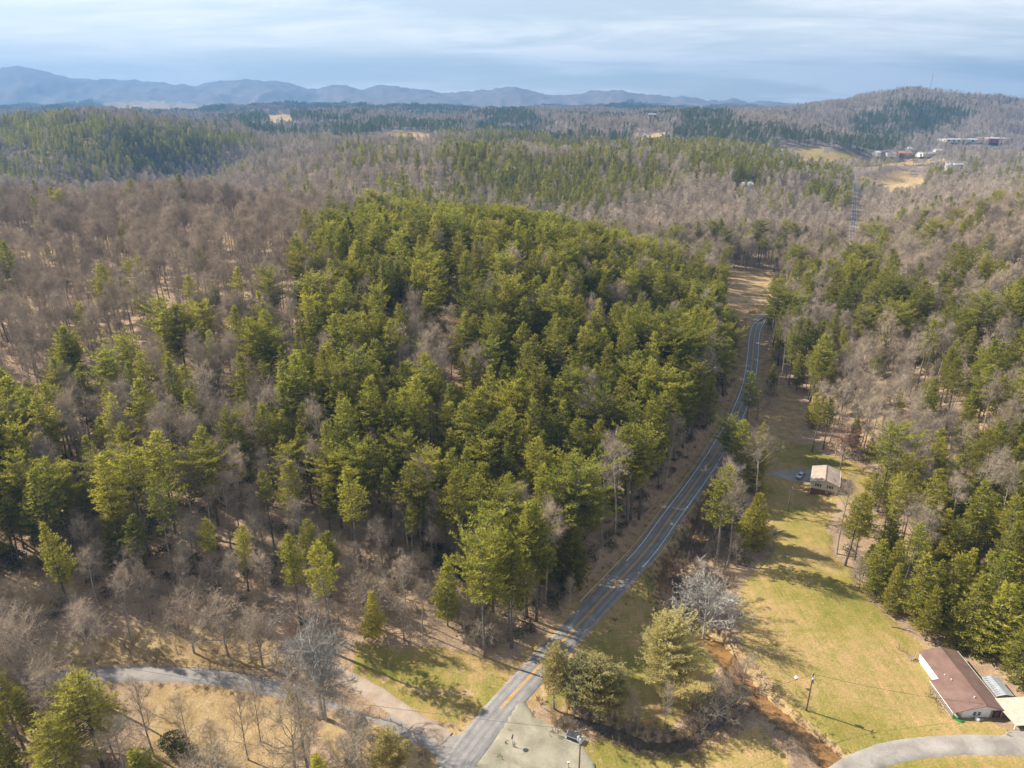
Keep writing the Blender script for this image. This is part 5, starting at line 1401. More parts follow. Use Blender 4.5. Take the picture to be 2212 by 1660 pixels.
g = MB(); g.add([(.2,.19,2.36),(3.7,.19,2.36),(1.95,.19,2.82),(.2,.23,2.36),(3.7,.23,2.36),(1.95,.23,2.82)], [(0,1,2),(5,4,3),(0,3,4,1),(1,4,5,2),(2,5,3,0)]); part(g, 'gable', M['steel'], sh)
cp = empty('carport', (106.9, 113.6, ZH)); tag(cp, 'open carport with tan ribbed roof touching the near corner of the long house', 'carport'); cp.rotation_euler.z = math.radians(4)
ribbed_roof(cp, 0, 7.5, 0, 7.4, 2.72, M['tanmetal'], 12, 'y')
for x in (.15, 3.7, 7.3):
    for y in (.15, 7.2):
        p = MB(); p.box((x, y, 1.1), (.12, .12, 3.15)); part(p, 'post', M['trim'], cp)
p = MB(); p.box((3.75, .05, 2.6), (7.5, .1, .16)); p.box((3.75, 7.3, 2.6), (7.5, .1, .16)); part(p, 'beam', M['trim'], cp)
# things around the house
def solid(name, label, cat, loc, mk, m, rz=0.0, smooth=False):
    mb = MB(); mk(mb); o = mb.build(name, m, None, smooth); o.location = loc; o.rotation_euler.z = rz; tag(o, label, cat); return o
tk = empty('propane_tank', (101.3, 116.9, ZH)); tag(tk, 'white upright gas tank beside the gable windows of the long house', 'tank')
b = MB(); b.tube([(0,0,.12),(0,0,.2),(0,0,1.15),(0,0,1.32),(0,0,1.40)], [.42,.5,.5,.38,.12], 14); part(b, 'body', M['tank'], tk, True)
b = MB(); b.tube([(0,0,1.38),(0,0,1.52)], .13, 8); part(b, 'valve_cap', M['steel'], tk)
b = MB(); b.tube([(0,0,-.1),(0,0,.13)], .34, 12); part(b, 'foot_ring', M['steel'], tk)
ac = empty('cooling_unit', (102.4, 116.9, ZH)); tag(ac, 'small boxy cooling unit next to the white gas tank', 'air conditioner')
b = MB(); b.box((0,0,.36), (.7,.7,.68)); part(b, 'housing', M['trim'], ac); b = MB(); b.tube([(0,0,.71),(0,0,.74)], .28, 12); part(b, 'fan_grille', M['steel'], ac)
def tarp(mb):
    for i in range(7):
        a = [(-1.3 + i * .37, -.45, .5 + .18 * math.sin(i * 1.7)), (-.93 + i * .37, -.45, .5 + .18 * math.sin(i * 1.7 + 1.7)), (-.93 + i * .37, .45, .42 + .12 * math.cos(i * 2.1 + 2.1)), (-1.3 + i * .37, .45, .42 + .12 * math.cos(i * 2.1))]
        mb.slab(a, .25)
solid('tarp', 'crumpled green tarp over the junk at the deck corner', 'tarp', (97.3, 117.0, ZH + .35), tarp, M['green'], -.9)
pl_ = empty('pallet', (96.5, 114.9, ZH)); tag(pl_, 'pale slatted board leaning on the pile at the end of the side deck', 'pallet'); pl_.rotation_euler = (.5, 0, .25)
for i in range(6):
    b = MB(); b.box((0, -.75 + .3 * i, .45), (1.7, .22, .04)); part(b, 'slat', M['tanmetal'], pl_)
b = MB(); b.box((-.7, 0, .39), (.08, 1.7, .08)); b.box((.7, 0, .39), (.08, 1.7, .08)); part(b, 'frame', M['wood'], pl_)
def pile(mb):
    r = random.Random(4)
    for i in range(26):
        a = r.uniform(-.5, .9); L = r.uniform(.7, 1.9); x, y, z = r.uniform(-1, 1), r.uniform(-.6, .6), r.uniform(.1, .7)
        mb.box((x, y, z), (L, .12, .06), a + (1.57 if r.random() < .3 else 0))
solid('lumber_pile', 'heap of scrap lumber beyond the end of the side deck', 'lumber', (98.2, 115.2, ZH), pile, M['wood'], -.3)
bk = empty('bucket', (95.75, 117.2, ZH)); tag(bk, 'small red bucket on the grass beside the deck post', 'bucket')
b = MB(); b.tube([(0,0,0),(0,0,.45)], [.2,.27], 10); part(b, 'body', M['red'], bk); b = MB(); b.tube([(-.26,0,.45),(-.15,0,.62),(.15,0,.62),(.26,0,.45)], .015, 4); part(b, 'handle', M['steel'], bk)
for i, (x, y, s, lab) in enumerate(((95.4,124.6,.75,'dry tan shrub against the middle of the side deck'), (95.3,122.6,.6,'low tan shrub below the side deck railing'), (95.0,120.4,.5,'small dry plant near the front of the side deck'), (98.0,128.2,.55,'green and tan shrub under the white wall'), (104.9,112.6,.5,'pale tuft on the grass in front of the gable wall'))):
    o = bpy.data.objects.new('shrub', bush_m[i % 4]); link(o); o.location = (x, y, hz(x, y) - .05); o.scale = (s, s, s); tag(o, lab, 'shrub')

# ------------------------------------------------------------------ small tan house
def small_house():
    rz = math.radians(-25); cx, cyy = 110.0, 219.6
    root = empty('house', (cx, cyy, 0), rz); tag(root, 'small cream house with tan roof and brick basement beside the parked car', 'house')
    W, L = 8.5, 11.6; e, rg, fl = 3.9, 5.25, 1.25
    w = MB(); h, l = W / 2, L / 2
    w.add([(-h,-l,fl),(h,-l,fl),(h,l,fl),(-h,l,fl),(-h,-l,e),(h,-l,e),(h,l,e),(-h,l,e),(0,-l,rg-.1),(0,l,rg-.1)], [(0,1,5,8,4),(2,3,7,9,6),(3,0,4,7),(1,2,6,5),(3,2,1,0),(4,8,9,7),(8,5,6,9)])
    part(w, 'wall', M['cream_siding'], root)
    s = MB(); siding(s, (-h + .03, -l), (h - .03, -l), fl, e - .05, 13, .02, .02); siding(s, (-h, l), (-h, -l + .03), fl, e - .05, 13, .02, .02); o = part(s, 'siding', M['cream_siding'], root); tag(o, kind='stuff')
    b = MB(); b.box((0, 0, fl / 2 - 1.35), (W - .12, L - .12, fl + 2.66)); part(b, 'foundation', M['brick'], root)
    r = MB(); r.slab([(-h-.4,-l-.4,3.85),(0,-l-.4,rg),(0,l+.4,rg),(-h-.4,l+.4,3.85)], .13); r.slab([(0,-l-.4,rg),(h+.4,-l-.4,3.85),(h+.4,l+.4,3.85),(0,l+.4,rg)], .13)
    rf = part(r, 'roof', M['roof_tan'], root)
    c = MB(); c.box((0, 0, rg + .03), (.3, L + .8, .06)); part(c, 'ridge_cap', M['roof_brown'], rf)
    for x, y in ((-1.2, -4.6), (2.6, -2.8), (3.0, -3.4)):
        v = MB(); v.tube([(x, y, 4.3), (x, y, rg - abs(x) * .3 + .35)], .11, 8); part(v, 'roof_vent', M['dark'], rf)
    g = MB(); g.box((-h-.44, 0, 3.80), (.09, L+.8, .14)); g.box((h+.44, 0, 3.80), (.09, L+.8, .14)); part(g, 'gutter', M['trim'], rf)
    for x in (-2.0, 1.8): window(root, (x, -l - .05, 2.75), .85, 1.05, 0, True)
    window(root, (1.0, -l + .03, .55), .7, .4, 0, False, 1)
    p = MB(); p.box((-h - .06, -l - .08, 1.2), (.1, .1, 5.0)); part(p, 'downspout', M['trim'], root)
    # porch to the drive
    pb = MB(); pb.box((-h - 1.3, -l + 2.6, 1.0), (2.5, 2.2, .16)); part(pb, 'porch_deck', M['deckwood'], root)
    for x in (-h - 2.4, -h - .3):
        for y in (-l + 1.6, -l + 3.6):
            p = MB(); p.box((x, y, .6), (.12, .12, 2.9)); part(p, 'porch_post', M['wood'], root)
    for z in (1.5, 1.95):
        p = MB(); p.box((-h - 1.35, -l + 1.55, z), (2.2, .06, .09)); part(p, 'railing', M['trim'], root)
    for i in range(9):
        p = MB(); p.box((-h - 2.3 + i * .25, -l + 1.55, 1.5), (.05, .05, .85)); part(p, 'baluster', M['trim'], root)
    p = MB()
    for i in range(4): p.box((-h - 2.7 - .3 * i, -l + 2.9, .8 - .28 * i), (.3, 1.2, .07))
    part(p, 'steps', M['brick'], root)
    # dark back deck
    p = MB(); p.box((h + 1.6, -l + 3.2, 1.25), (2.9, 4.2, .18)); part(p, 'back_deck', M['dark'], root)
    for x in (h + .4, h + 2.9):
        for y in (-l + 1.3, -l + 5.1):
            q = MB(); q.box((x, y, 1.1), (.12, .12, 2.4)); part(q, 'deck_post', M['dark'], root)
    q = MB(); q.box((h + 2.98, -l + 3.2, 2.2), (.06, 3.9, .08)); q.box((h + 1.6, -l + 1.22, 2.2), (2.7, .06, .08)); part(q, 'deck_rail', M['wood'], root)
    q = MB(); q.box((.05, l + .25, 2.4), (.9, .5, .02)); 
small_house()

# ------------------------------------------------------------------ cars
def car_meshes(paint):
    prof_b = [(-2.25,.35),(-2.3,.62),(-2.15,.88),(-1.5,.98),(-.95,1.02),(1.6,1.0),(2.1,.94),(2.28,.7),(2.25,.35)]   # x forward = -x is bonnet end
    prof_c = [(-1.25,1.0),(-.55,1.42),(.1,1.50),(1.2,1.46),(1.85,1.02)]
    b = MB()
    def ext(mb, prof, w0, w1, mi=0):
        n = len(prof); vs = []
        zs = [p[1] for p in prof]; z0, z1 = min(zs), max(zs)
        for s in (-1, 1):
            for x, z in prof:
                f = (z - z0) / (z1 - z0); vs.append((x, s * (w0 + (w1 - w0) * f), z))
        mb.add(vs, [tuple(range(n)), tuple(range(n, 2 * n))[::-1]] + [(i, n + i, n + (i + 1) % n, (i + 1) % n) for i in range(n)], mi)
    ext(b, prof_b, .88, .86)
    body = b.mesh('car_body', paint)
    g = MB(); ext(g, prof_c, .80, .62); glass = g.mesh('car_windows', M['glass'])
    r = MB(); r.add([(-.5,-.64,1.45),(-.5,.64,1.45),(.1,.63,1.53),(.1,-.63,1.53),(1.25,-.63,1.49),(1.25,.63,1.49),(-.5,-.64,1.41),(-.5,.64,1.41),(.1,.63,1.49),(.1,-.63,1.49),(1.25,-.63,1.45),(1.25,.63,1.45)],
        [(0,3,2,1),(3,4,5,2),(6,7,8,9),(9,8,11,10),(0,1,7,6),(4,10,11,5),(0,6,9,3),(3,9,10,4),(1,2,8,7),(2,5,11,8)])
    for s in (-1, 1):
        for x0, z0, x1, z1 in ((-1.22,1.03,-.5,1.44),(.35,1.03,.32,1.49),(1.25,1.47,1.8,1.03)):
            r.tube([(x0, s*.79, z0), (x1, s*.65, z1)], .04, 4)
    roof = r.mesh('car_roof', paint)
    w = MB(); w.tube([(0,-.11,0),(0,.11,0)], .33, 14); ty = w.mesh('car_tyre', M['tyre'])
    w = MB(); w.tube([(0,-.12,0),(0,.12,0)], .19, 10); rim = w.mesh('car_rim', M['steel'])
    hl = MB(); hl.box((0,0,0), (.12,.34,.16)); h1 = hl.mesh('car_headlight', M['lamp']); tl = hl.mesh('car_taillight', M['redlens'])
    bp = MB(); bp.box((-2.29,0,.5),(.1,1.6,.16)); bp.box((2.29,0,.5),(.1,1.6,.16)); bm = bp.mesh('car_bumper', M['steel'])
    mr = MB(); mr.box((0,0,0),(.12,.2,.13)); mm = mr.mesh('car_mirror', paint)
    return body, glass, roof, ty, rim, h1, tl, bm, mm
CM = {'s': car_meshes(M['carpaint']), 'w': car_meshes(M['whitepaint'])}
def car(kind, loc, ang, label, group=None):
    body, glass, roof, ty, rim, h1, tl, bm, mm = CM[kind]
    r = empty('parked_car' if 'parked' in label else 'car', loc, ang); tag(r, label, 'car', group)
    def ch(n, me, l=(0,0,0), par=None): o = bpy.data.objects.new(n, me); link(o, par or r); o.location = l; return o
    ch('body', body); ch('windows', glass); ch('roof', roof); ch('bumper', bm)
    for x in (-1.45, 1.4):
        for y in (-.82, .82): w_ = ch('wheel', ty, (x, y, .33)); ch('rim', rim, (0,0,0), w_)
    for y in (-.65, .65): ch('headlight', h1, (-2.26, y, .72)); ch('taillight', tl, (2.25, y, .8)); ch('mirror', mm, (-.85, y * 1.45, 1.08))
cz = hz(105.4, 228.9)
car('s', (105.3, 228.6, cz + .13), math.atan2(.72, .69), 'silver blue hatchback parked on the asphalt beside the small cream house')
p = hit(1843, 481); car('w', (p[0], p[1], hz(*p) + .35), math.radians(65), 'white car driving on the far shaded stretch of highway')
p = hit(1875, 459); car('w', (p[0], p[1], hz(*p) + .1), math.radians(20), 'white car parked on the grass beside the far highway')

# ------------------------------------------------------------------ utility poles and wires
WIRE_ENDS = {}
def pole(px, py, h, label, trafo=1, arm=1.8, rz=0.3, loc=None, key=None, lamp=False):
    p = loc or hit(px, py); z = hz(*p); r = empty('utility_pole', (p[0], p[1], z), rz); tag(r, label, 'utility pole')
    b = MB(); b.tube([(0,0,-.5),(0,0,h)], [.19,.12], 8); part(b, 'shaft', M['polewood'], r)
    if arm:
        b = MB(); b.box((0,.14,h-.5), (arm,.1,.12)); part(b, 'crossarm', M['wood'], r)
        for x in (-arm/2+.1, 0, arm/2-.1):
            b = MB(); b.tube([(x,.14,h-.44),(x,.14,h-.25)], .05, 6); part(b, 'insulator', M['lamp'], r)
    for k in range(trafo):
        a = k * 1.9; x, y = .42 * math.cos(a), -.42 * math.sin(a) - .05
        b = MB(); b.tube([(x,y,h-3.1),(x,y,h-3.0),(x,y,h-2.1),(x,y,h-2.0)], [.2,.29,.29,.2], 12); t_ = part(b, 'transformer', M['steel'] if trafo < 2 else M['metal'], r)
        b = MB(); b.tube([(x,y,h-2.0),(x,y,h-1.75)], .05, 6); part(b, 'bushing', M['lamp'], t_)
    if lamp:
        b = MB(); b.tube([(0,0,h-.9),(-.9,-.2,h-.3),(-1.4,-.3,h-.25)], .035, 5); l_ = part(b, 'lamp_arm', M['steel'], r); b = MB(); b.tube([(-1.35,-.3,h-.45),(-1.35,-.3,h-.2)], [.2,.1], 8); part(b, 'lamp', M['lamp'], l_)
    WIRE_ENDS[key or label] = Vector((p[0], p[1], z + h - .3))
    return p
pole(0, 0, 13.0, 'tall utility pole carrying pale transformers by the gravel lot', 3, 2.4, .25, (13.3, 103.0), 'lot')
pole(1741.5, 1535, 10.6, 'dark utility pole with a grey transformer alone in the big lawn', 1, 1.2, .9, None, 'lawn', True)
pole(1701, 1106, 11.0, 'brown utility pole casting a thin shadow below the small house', 1, 0, .2, None, 'yard')
pole(1582, 704, 11.0, 'slim utility pole in the tan grass at the far highway bend', 0, 1.6, .9, None, 'bend')
pole(1676, 848, 11.0, 'slim utility pole on the grassy bank beside the highway bend', 0, 1.6, .9, None, 'bank')
WIRE_ENDS['west'] = Vector((-150, 133, 15)); WIRE_ENDS['south'] = Vector((60, 60, 12))
WIRE_ENDS['h1'] = Vector((102.5, 118.2, ZH + 4.0)); WIRE_ENDS['h2'] = Vector((106.0, 214.9, 4.0))
def wire(a, b, sag, label, off=0.0, n=18):
    A, B = WIRE_ENDS[a] + Vector((off, 0, 0)), WIRE_ENDS[b] + Vector((off, 0, 0)); mb = MB()
    mb.tube([A.lerp(B, i / n) - Vector((0, 0, 4 * sag * (i / n) * (1 - i / n))) for i in range(n + 1)], .035, 4)
    o = mb.build('overhead_wire', M['wire']); tag(o, label, 'wire')
pw = empty('utility_pole', (-150, 133, hz(-150, 133))); tag(pw, 'utility pole beyond the west end of the fenced paddock', 'utility pole'); b = MB(); b.tube([(0,0,-.5),(0,0,15 - hz(-150,133) + .4)], [.19,.12], 8); part(b, 'shaft', M['polewood'], pw)
wire('lot', 'west', 3.0, 'upper overhead wire crossing the road junction'); 
wire('lot', 'lawn', 1.5, 'overhead wire spanning from the gravel lot over the brook'); wire('lawn', 'h1', .8, 'service wire from the lawn pole to the long house gable')
wire('yard', 'h2', .5, 'service wire from the yard pole to the small house corner')
gw = MB(); e_ = WIRE_ENDS['yard']; bp_ = hit(1714, 1106)
gw.tube([tuple(e_ - Vector((0,0,1))), (bp_[0], bp_[1], hz(*bp_))], .02, 4); o = gw.build('guy_wire', M['steel']); tag(o, 'slanting guy wire bracing the pole below the small house', 'wire')

# ------------------------------------------------------------------ guardrails
def guardrail(off, y0, y1, label):
    P = HIGHWAY['xy']; z = HIGHWAY['z']; s = (P[:, 1] > y0) & (P[:, 1] < y1); P = P[s]; z = z[s]
    d = np.gradient(P, axis=0); d /= np.linalg.norm(d, axis=1, keepdims=True); nr = np.stack([-d[:, 1], d[:, 0]], 1)
    Q = P + nr * off; root = empty('guardrail', (Q[0, 0], Q[0, 1], float(z[0]))); tag(root, label, 'guardrail')
    O = np.array([Q[0, 0], Q[0, 1], z[0]]); prof = [(.00, .45), (.06, .52), (.0, .6), (.06, .68), (.0, .76)]
    vs = []; m = len(prof)
    for i in range(len(Q)):
        for a, h_ in prof: vs.append(tuple(np.array([Q[i, 0] - nr[i, 0] * a * np.sign(off), Q[i, 1] - nr[i, 1] * a * np.sign(off), z[i] + h_]) - O))
    fs = [(i * m + k, (i + 1) * m + k, (i + 1) * m + k + 1, i * m + k + 1) for i in range(len(Q) - 1) for k in range(m - 1)]
    mb = MB(); mb.add(vs, fs); mb.build('rail', M['rail'], root)
    pm = MB(); pm.box((0, 0, .1), (.14, .14, 1.25)); pme = pm.mesh('guardrail_post', M['wood'])
    for i in range(0, len(Q), 2):
        o = bpy.data.objects.new('post', pme); link(o, root); o.location = (Q[i, 0] + nr[i, 0] * .16 * np.sign(off) - O[0], Q[i, 1] + nr[i, 1] * .16 * np.sign(off) - O[1], z[i] - O[2])
guardrail(4.0, 152, 420, 'long steel guardrail under the wooded bank of the highway')
guardrail(-4.3, 172, 262, 'shorter steel guardrail on the creek side of the highway')

# ------------------------------------------------------------------ split rail fences
def rail_fence(pix, label, gap=2.7, h=1.15, rails=3):
    L = trace(pix, .5); dist = np.concatenate([[0], np.cumsum(np.linalg.norm(np.diff(L, axis=0), axis=1))])
    n = int(dist[-1] / gap); t = np.linspace(0, dist[-1], n + 1); X = np.interp(t, dist, L[:, 0]); Y = np.interp(t, dist, L[:, 1]); Z = height(X, Y)
    root = empty('rail_fence', (X[0], Y[0], Z[0])); tag(root, label, 'fence')
    pm = MB(); pm.tube([(0,0,-.3),(0,0,h)], [.09,.075], 6); pme = pm.mesh('fence_post', M['fence'])
    rm = MB(); rm.tube([(0,0,0),(.5,.02,.015),(1,0,0)], [.05,.06,.045], 5); rme = rm.mesh('fence_rail', M['fence'])
    for i in range(n + 1):
        o = bpy.data.objects.new('post', pme); link(o, root); o.location = (X[i] - X[0], Y[i] - Y[0], Z[i] - Z[0])
        if i < n:
            for k in range(rails):
                a = Vector((X[i] - X[0], Y[i] - Y[0], Z[i] - Z[0] + .3 + .33 * k)); b_ = Vector((X[i+1] - X[0], Y[i+1] - Y[0], Z[i+1] - Z[0] + .3 + .33 * k)); d = b_ - a
                o = bpy.data.objects.new('rail', rme); link(o, root); o.location = a; o.rotation_euler = d.to_track_quat('X', 'Z').to_euler(); o.scale = (d.length, 1, 1)
rail_fence([(130,1449),(200,1443),(300,1438),(400,1438),(500,1449),(575,1458)], 'long split rail fence on the uphill side of the driveway')
rail_fence([(745,1535),(800,1548),(850,1562),(885,1583),(905,1608),(917,1640),(915,1700)], 'split rail fence curving round the corner pen by the junction', 2.7, 1.15, 2)
rail_fence([(1805,980),(1825,990),(1850,995),(1874,996)], 'short rail fence behind the small cream house', 3.0, 1.1, 2)

# ------------------------------------------------------------------ small roadside things
sg = hit(1107.5, 1614); sz = hz(*sg) + .26; r_ = empty('round_sign', (sg[0], sg[1], sz), SUN_AZ); tag(r_, 'round brown sign on a thin post seen edge on in the gravel lot', 'sign')
r_.rotation_euler.z = math.atan2(SUN_DIR.y, SUN_DIR.x)
b = MB(); b.tube([(0,0,-.4),(0,0,2.3)], .045, 6); part(b, 'post', M['steel'], r_)
b = MB(); b.tube([(.04,0,2.6),(.09,0,2.6)], .52, 20); part(b, 'board', M['brownsign'], r_)
b = MB(); b.tube([(.092,0,2.6),(.10,0,2.6)], .46, 20); part(b, 'sign_face', M['wood'], r_)
dp = empty('dumpster', (13.0, 112.6, hz(13.0, 112.6) + .2), -.42); tag(dp, 'low dark steel bin with pale rim at the corner of the gravel lot', 'bin')
b = MB(); b.add([(-1.2,-.7,.1),(1.2,-.7,.1),(1.2,.7,.1),(-1.2,.7,.1),(-1.3,-.85,1.15),(1.3,-.85,1.15),(1.3,.7,1.4),(-1.3,.7,1.4)], [(0,3,2,1),(0,1,5,4),(1,2,6,5),(2,3,7,6),(3,0,4,7),(4,5,6,7)]); part(b, 'body', M['black'], dp)
b = MB(); b.box((0,-.88,1.15),(2.7,.08,.1)); b.box((-1.33,-.05,1.28),(.08,1.6,.1)); b.box((1.33,-.05,1.28),(.08,1.6,.1)); part(b, 'rim', M['metal'], dp)
for x in (-.65, .65):
    b = MB(); b.slab([(x-.6,-.8,1.2),(x+.6,-.8,1.2),(x+.6,.65,1.45),(x-.6,.65,1.45)], .05); part(b, 'lid', M['black'], dp)
b = MB(); b.box((0,0,.02),(3.4,2.2,.16)); part(b, 'pad', M['concrete'], dp)
mb_ = empty('meter_box', (11.4, 105.3, hz(11.4, 105.3) + .2)); tag(mb_, 'small white box on a short post at the foot of the tall pole', 'box')
b = MB(); b.box((0,0,.5),(.12,.12,1.4)); part(b, 'post', M['wood'], mb_); b = MB(); b.box((0,-.05,1.35),(.42,.3,.5)); part(b, 'housing', M['trim'], mb_); b = MB(); b.tube([(0,-.2,1.4),(0,-.28,1.4)], .12, 10); part(b, 'dial', M['glass'], mb_)
bh = hit(1717.5, 1481); r_ = empty('bird_feeder', (bh[0], bh[1], hz(*bh))); tag(r_, 'small pale bird feeder on a thin post in the big lawn', 'bird feeder')
b = MB(); b.tube([(0,0,-.2),(0,0,2.0)], .05, 6); part(b, 'post', M['wood'], r_); b = MB(); b.box((0,0,2.1),(.5,.4,.3)); part(b, 'tray', M['wood'], r_)
b = MB(); b.slab([(-.4,-.35,2.3),(0,-.35,2.5),(0,.35,2.5),(-.4,.35,2.3)], .04); b.slab([(0,-.35,2.5),(.4,-.35,2.3),(.4,.35,2.3),(0,.35,2.5)], .04); part(b, 'roof', M['trim'], r_)
def log_(px, py, ang, L, r0, label, name='fallen_log', branches=4, seed=3):
    p = hit(px, py); z = hz(*p); o = empty(name, (p[0], p[1], z + r0), ang); tag(o, label, 'log'); R = random.Random(seed)
    b = MB(); b.tube([(-L/2,0,0),(-L/6,.15,.05),(L/6,.1,0),(L/2,0,.05)], [r0, r0*.9, r0*.7, r0*.45], 8); part(b, 'log_trunk', M['grey_bark'], o)
    for k in range(branches):
        x = R.uniform(-.1, .5) * L; b = MB(); a = R.choice((-1, 1)) * R.uniform(.4, .9); l_ = R.uniform(.8, 2.4)
        b.tube([(x,0,0),(x + l_*math.cos(a)*.5, l_*math.sin(a)*.5, .5),(x + l_*math.cos(a), l_*math.sin(a), .9)], [.12,.07,.03], 5); part(b, 'limb', M['grey_bark'], o)
log_(1672, 1156, .45, 8.5, .42, 'grey fallen log at the shaded edge of the long lawn')
log_(1945, 1359, -.25, 4.5, .14, 'thin fallen branch lying on orange needles beside the lawn woods', 'fallen_branch', 3, 5)
log_(430, 1276, -.05, 13, .22, 'pale fallen trunk lying across the foot of the dark woods', 'fallen_log', 3, 8)
log_(330, 1290, .6, 9, .18, 'grey fallen trunk near the orange hollow above the driveway', 'fallen_log', 3, 9)
st = hit(776, 1560); R = random.Random(2); b = MB(); b.tube([(0,0,-.3),(0,0,.3),(.1,.05,1.0),(.15,.1,1.35)], [1.5,1.6,1.1,.4], 9); o = b.build('boulder', M['stone'], None, False); o.location = (st[0], st[1], hz(*st)); tag(o, 'dark boulder inside the corner pen near the pale forked tree', 'boulder')
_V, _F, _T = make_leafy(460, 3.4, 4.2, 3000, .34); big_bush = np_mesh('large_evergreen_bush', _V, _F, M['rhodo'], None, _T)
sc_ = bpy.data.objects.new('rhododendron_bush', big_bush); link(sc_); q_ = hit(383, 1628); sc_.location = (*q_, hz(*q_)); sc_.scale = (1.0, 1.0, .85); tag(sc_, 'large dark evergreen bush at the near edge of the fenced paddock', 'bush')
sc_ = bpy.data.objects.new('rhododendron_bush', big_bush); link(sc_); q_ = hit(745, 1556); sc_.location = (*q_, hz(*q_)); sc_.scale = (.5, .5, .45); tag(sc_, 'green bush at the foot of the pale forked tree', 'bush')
for i, (x, y, s, lab) in enumerate(((1942,1402,.55,'pale flowering clump on the lawn near the roof corner'), (1954,1412,.5,'second pale clump by the roof corner of the long house'), (1225,1575,1.1,'rusty brush clump between the lot and the cedar row'), (1111,1612,.8,'yellow grass tuft around the round sign post'), (1165,1523,.9,'tan brush beside the asphalt edge under the cedar'), (1490,1600,1.4,'tan brush mound on the brook bank'), (1440,1596,1.3,'brown brush mound above the shaded brook'), (1600,1455,1.6,'round tan thicket in the loop of the creek'), (1560,1330,1.3,'straw coloured brush beside the pale bare tree'))):
    q_ = hit(x, y); o = bpy.data.objects.new('shrub', bush_m[i % 4] if i not in (3,) else tuft_m[0]); link(o); o.location = (q_[0], q_[1], hz(*q_)); o.scale = (s * (2 if i == 3 else 1),) * 3; o.rotation_euler.z = i; tag(o, lab, 'shrub')

# ------------------------------------------------------------------ far buildings
def gable_house(px, py, w, l, h, roof, wall, label, rz=0.0, name='house', cat='house', nwin=3, rise=.28):
    p = hit(px, py); z = hz(*p); r = empty(name, (p[0], p[1], z), rz); tag(r, label, cat)
    rg = h + w * rise; b = MB()
    b.add([(-l/2,-w/2,-1.5),(l/2,-w/2,-1.5),(l/2,w/2,-1.5),(-l/2,w/2,-1.5),(-l/2,-w/2,h),(l/2,-w/2,h),(l/2,w/2,h),(-l/2,w/2,h),(-l/2,0,rg-.1),(l/2,0,rg-.1)], [(0,1,5,4),(2,3,7,6),(1,2,6,9,5),(3,0,4,8,7),(4,5,9,8),(6,7,8,9)])
    part(b, 'wall', wall, r)
    b = MB(); o = w * .06 + .2; b.slab([(-l/2-o,-w/2-o,h-.1),(l/2+o,-w/2-o,h-.1),(l/2+o,0,rg),(-l/2-o,0,rg)], .2); b.slab([(-l/2-o,0,rg),(l/2+o,0,rg),(l/2+o,w/2+o,h-.1),(-l/2-o,w/2+o,h-.1)], .2); part(b, 'roof', roof, r)
    for k in range(nwin):
        b = MB(); b.box((-l/2 + l * (k + .5) / nwin, -w/2 - .04, h * .55), (1.1, .08, 1.2)); part(b, 'window', M['glass'], r)
    b = MB(); b.box((l * .1, -w/2 - .05, 1.0), (1.0, .09, 2.1)); part(b, 'door', M['brownsign'], r)
    return r
gable_house(1690, 331, 13, 24, 5.0, M['metal'], M['greyroof'], 'long grey barn standing on the green hill meadow', .1, 'barn', 'barn', 4)
gable_house(1922, 337, 13, 19, 5.0, M['greyroof'], M['white_siding'], 'white walled house with grey roof left of the orange roof', .1)
gable_house(1951, 336, 14, 24, 5.0, M['orangeroof'], M['brick'], 'far house with a bright orange roof in the valley')
gable_house(1987, 338, 12, 15, 5.5, M['whiteroof'], M['white_siding'], 'far house with white roof beside the orange roofed one', .4)
gable_house(2003, 337, 12, 26, 4.5, M['greyroof'], M['cream_siding'], 'far long house with plain grey roof', .05)
gable_house(1893, 337, 11, 12, 7.0, M['whiteroof'], M['white_siding'], 'tall white far house at the edge of the valley houses', .5)
gable_house(1962, 326, 10, 12, 6.0, M['whiteroof'], M['white_siding'], 'tiny white house behind the orange roofed one', .3)
gable_house(2026, 330, 12, 20, 5.0, M['whiteroof'], M['cream_siding'], 'pale far house among bare trees beyond the valley houses', .1)
gable_house(2048, 366, 12, 16, 8.0, M['whiteroof'], M['white_siding'], 'tall white farmhouse among trees nearer than the valley houses', .2)
gable_house(2068, 362, 9, 15, 5.0, M['metal'], M['greyroof'], 'grey shed next to the tall white farmhouse', .0, 'shed', 'shed')
gable_house(997, 327, 11, 16, 8.5, M['blueroof'], M['white_siding'], 'house with bright blue roof in the middle wooded hills', .2)
gable_house(1611, 414, 9, 12, 8.5, M['whiteroof'], M['white_siding'], 'white roofed house half hidden in leafless woods', .3)
gable_house(1407, 258, 14, 22, 12, M['greyroof'], M['brick'], 'large dark house on the far ridge line', .2)
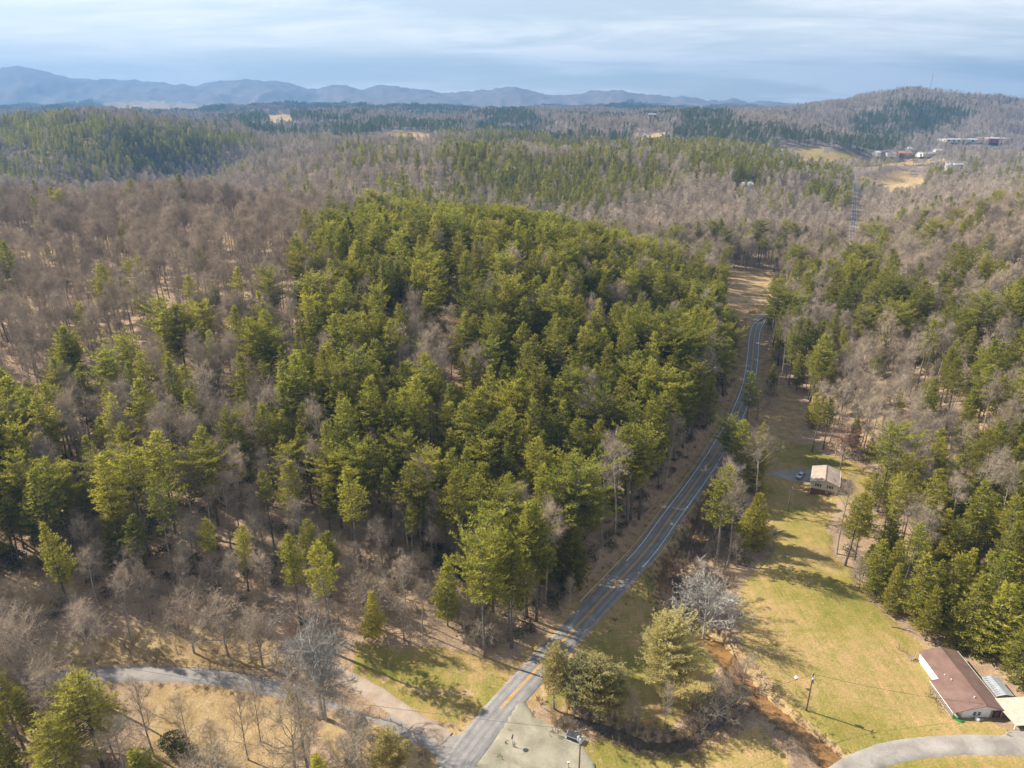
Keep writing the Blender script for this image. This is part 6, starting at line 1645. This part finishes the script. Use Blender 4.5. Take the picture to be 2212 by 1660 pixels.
def plant_(px, py, w, l, h, wall, roof, label):
    p = hit(px, py); z = hz(*p); r = empty('warehouse', (p[0], p[1], z)); tag(r, label, 'warehouse')
    b = MB(); b.box((0,0,h/2-1), (l,w,h+2)); part(b, 'wall', wall, r); b = MB(); b.box((0,0,h+.25), (l+1.5,w+1.5,.5)); part(b, 'roof', roof, r)
    for k in range(int(l / 14)):
        b = MB(); b.box((-l/2 + 7 + 14 * k, -w/2 - .1, 2.5), (4.5, .2, 4.6)); part(b, 'dock_door', M['glass'], r)
plant_(2058, 306, 45, 62, 6, M['cream_siding'], M['whiteroof'], 'far flat white roofed warehouse with dark front')
plant_(2100, 306, 50, 70, 6, M['cream_siding'], M['whiteroof'], 'middle warehouse of the far row, with long white roof')
plant_(2148, 306, 55, 66, 9, M['redwall'], M['whiteroof'], 'far warehouse with dark red wall and pale roof')
# lattice tower on the hill
tp = hit(2003, 222); tz = hz(*tp); tw = empty('radio_tower', (tp[0], tp[1], tz)); tag(tw, 'thin lattice radio tower on top of the wooded hill', 'radio tower')
b = MB(); TH = 88
for k in range(3):
    a = k * 2.094; b.tube([(2.2 * math.cos(a), 2.2 * math.sin(a), -2), (.7 * math.cos(a), .7 * math.sin(a), TH)], .22, 4)
part(b, 'mast', M['steel'], tw)
b = MB()
for i in range(22):
    z0 = TH * i / 22; z1 = TH * (i + 1) / 22; r0, r1 = 2.2 - 1.5 * z0 / TH, 2.2 - 1.5 * z1 / TH
    for k in range(3):
        a, c = k * 2.094, (k + 1) * 2.094; b.tube([(r0 * math.cos(a), r0 * math.sin(a), z0), (r1 * math.cos(c), r1 * math.sin(c), z1)], .12, 3)
o = part(b, 'bracing', M['steel'], tw); tag(o, kind='stuff')
for z0 in (TH * .72, TH * .9):
    b = MB(); b.tube([(1.6,0,z0-1.6),(1.6,0,z0+1.6)], .9, 8); part(b, 'antenna', M['lamp'], tw)
# ------------------------------------------------------------------ the air
hm = bpy.data.materials.new('air'); hm.use_nodes = True
ht = hm.node_tree; ht.nodes.clear()
ho = N(ht, 'ShaderNodeOutputMaterial'); pv = N(ht, 'ShaderNodeVolumePrincipled')
pv.inputs['Color'].default_value = (0.155, 0.335, 0.62, 1)
pv.inputs['Density'].default_value = 1.45e-4
pv.inputs['Anisotropy'].default_value = 0.15
lk(ht, pv.outputs[0], ho.inputs['Volume'])
hb = MB(); hb.box((0, 5400, 220), (26000, 11600, 840))
haze = hb.build('haze', hm); tag(haze, kind='stuff')
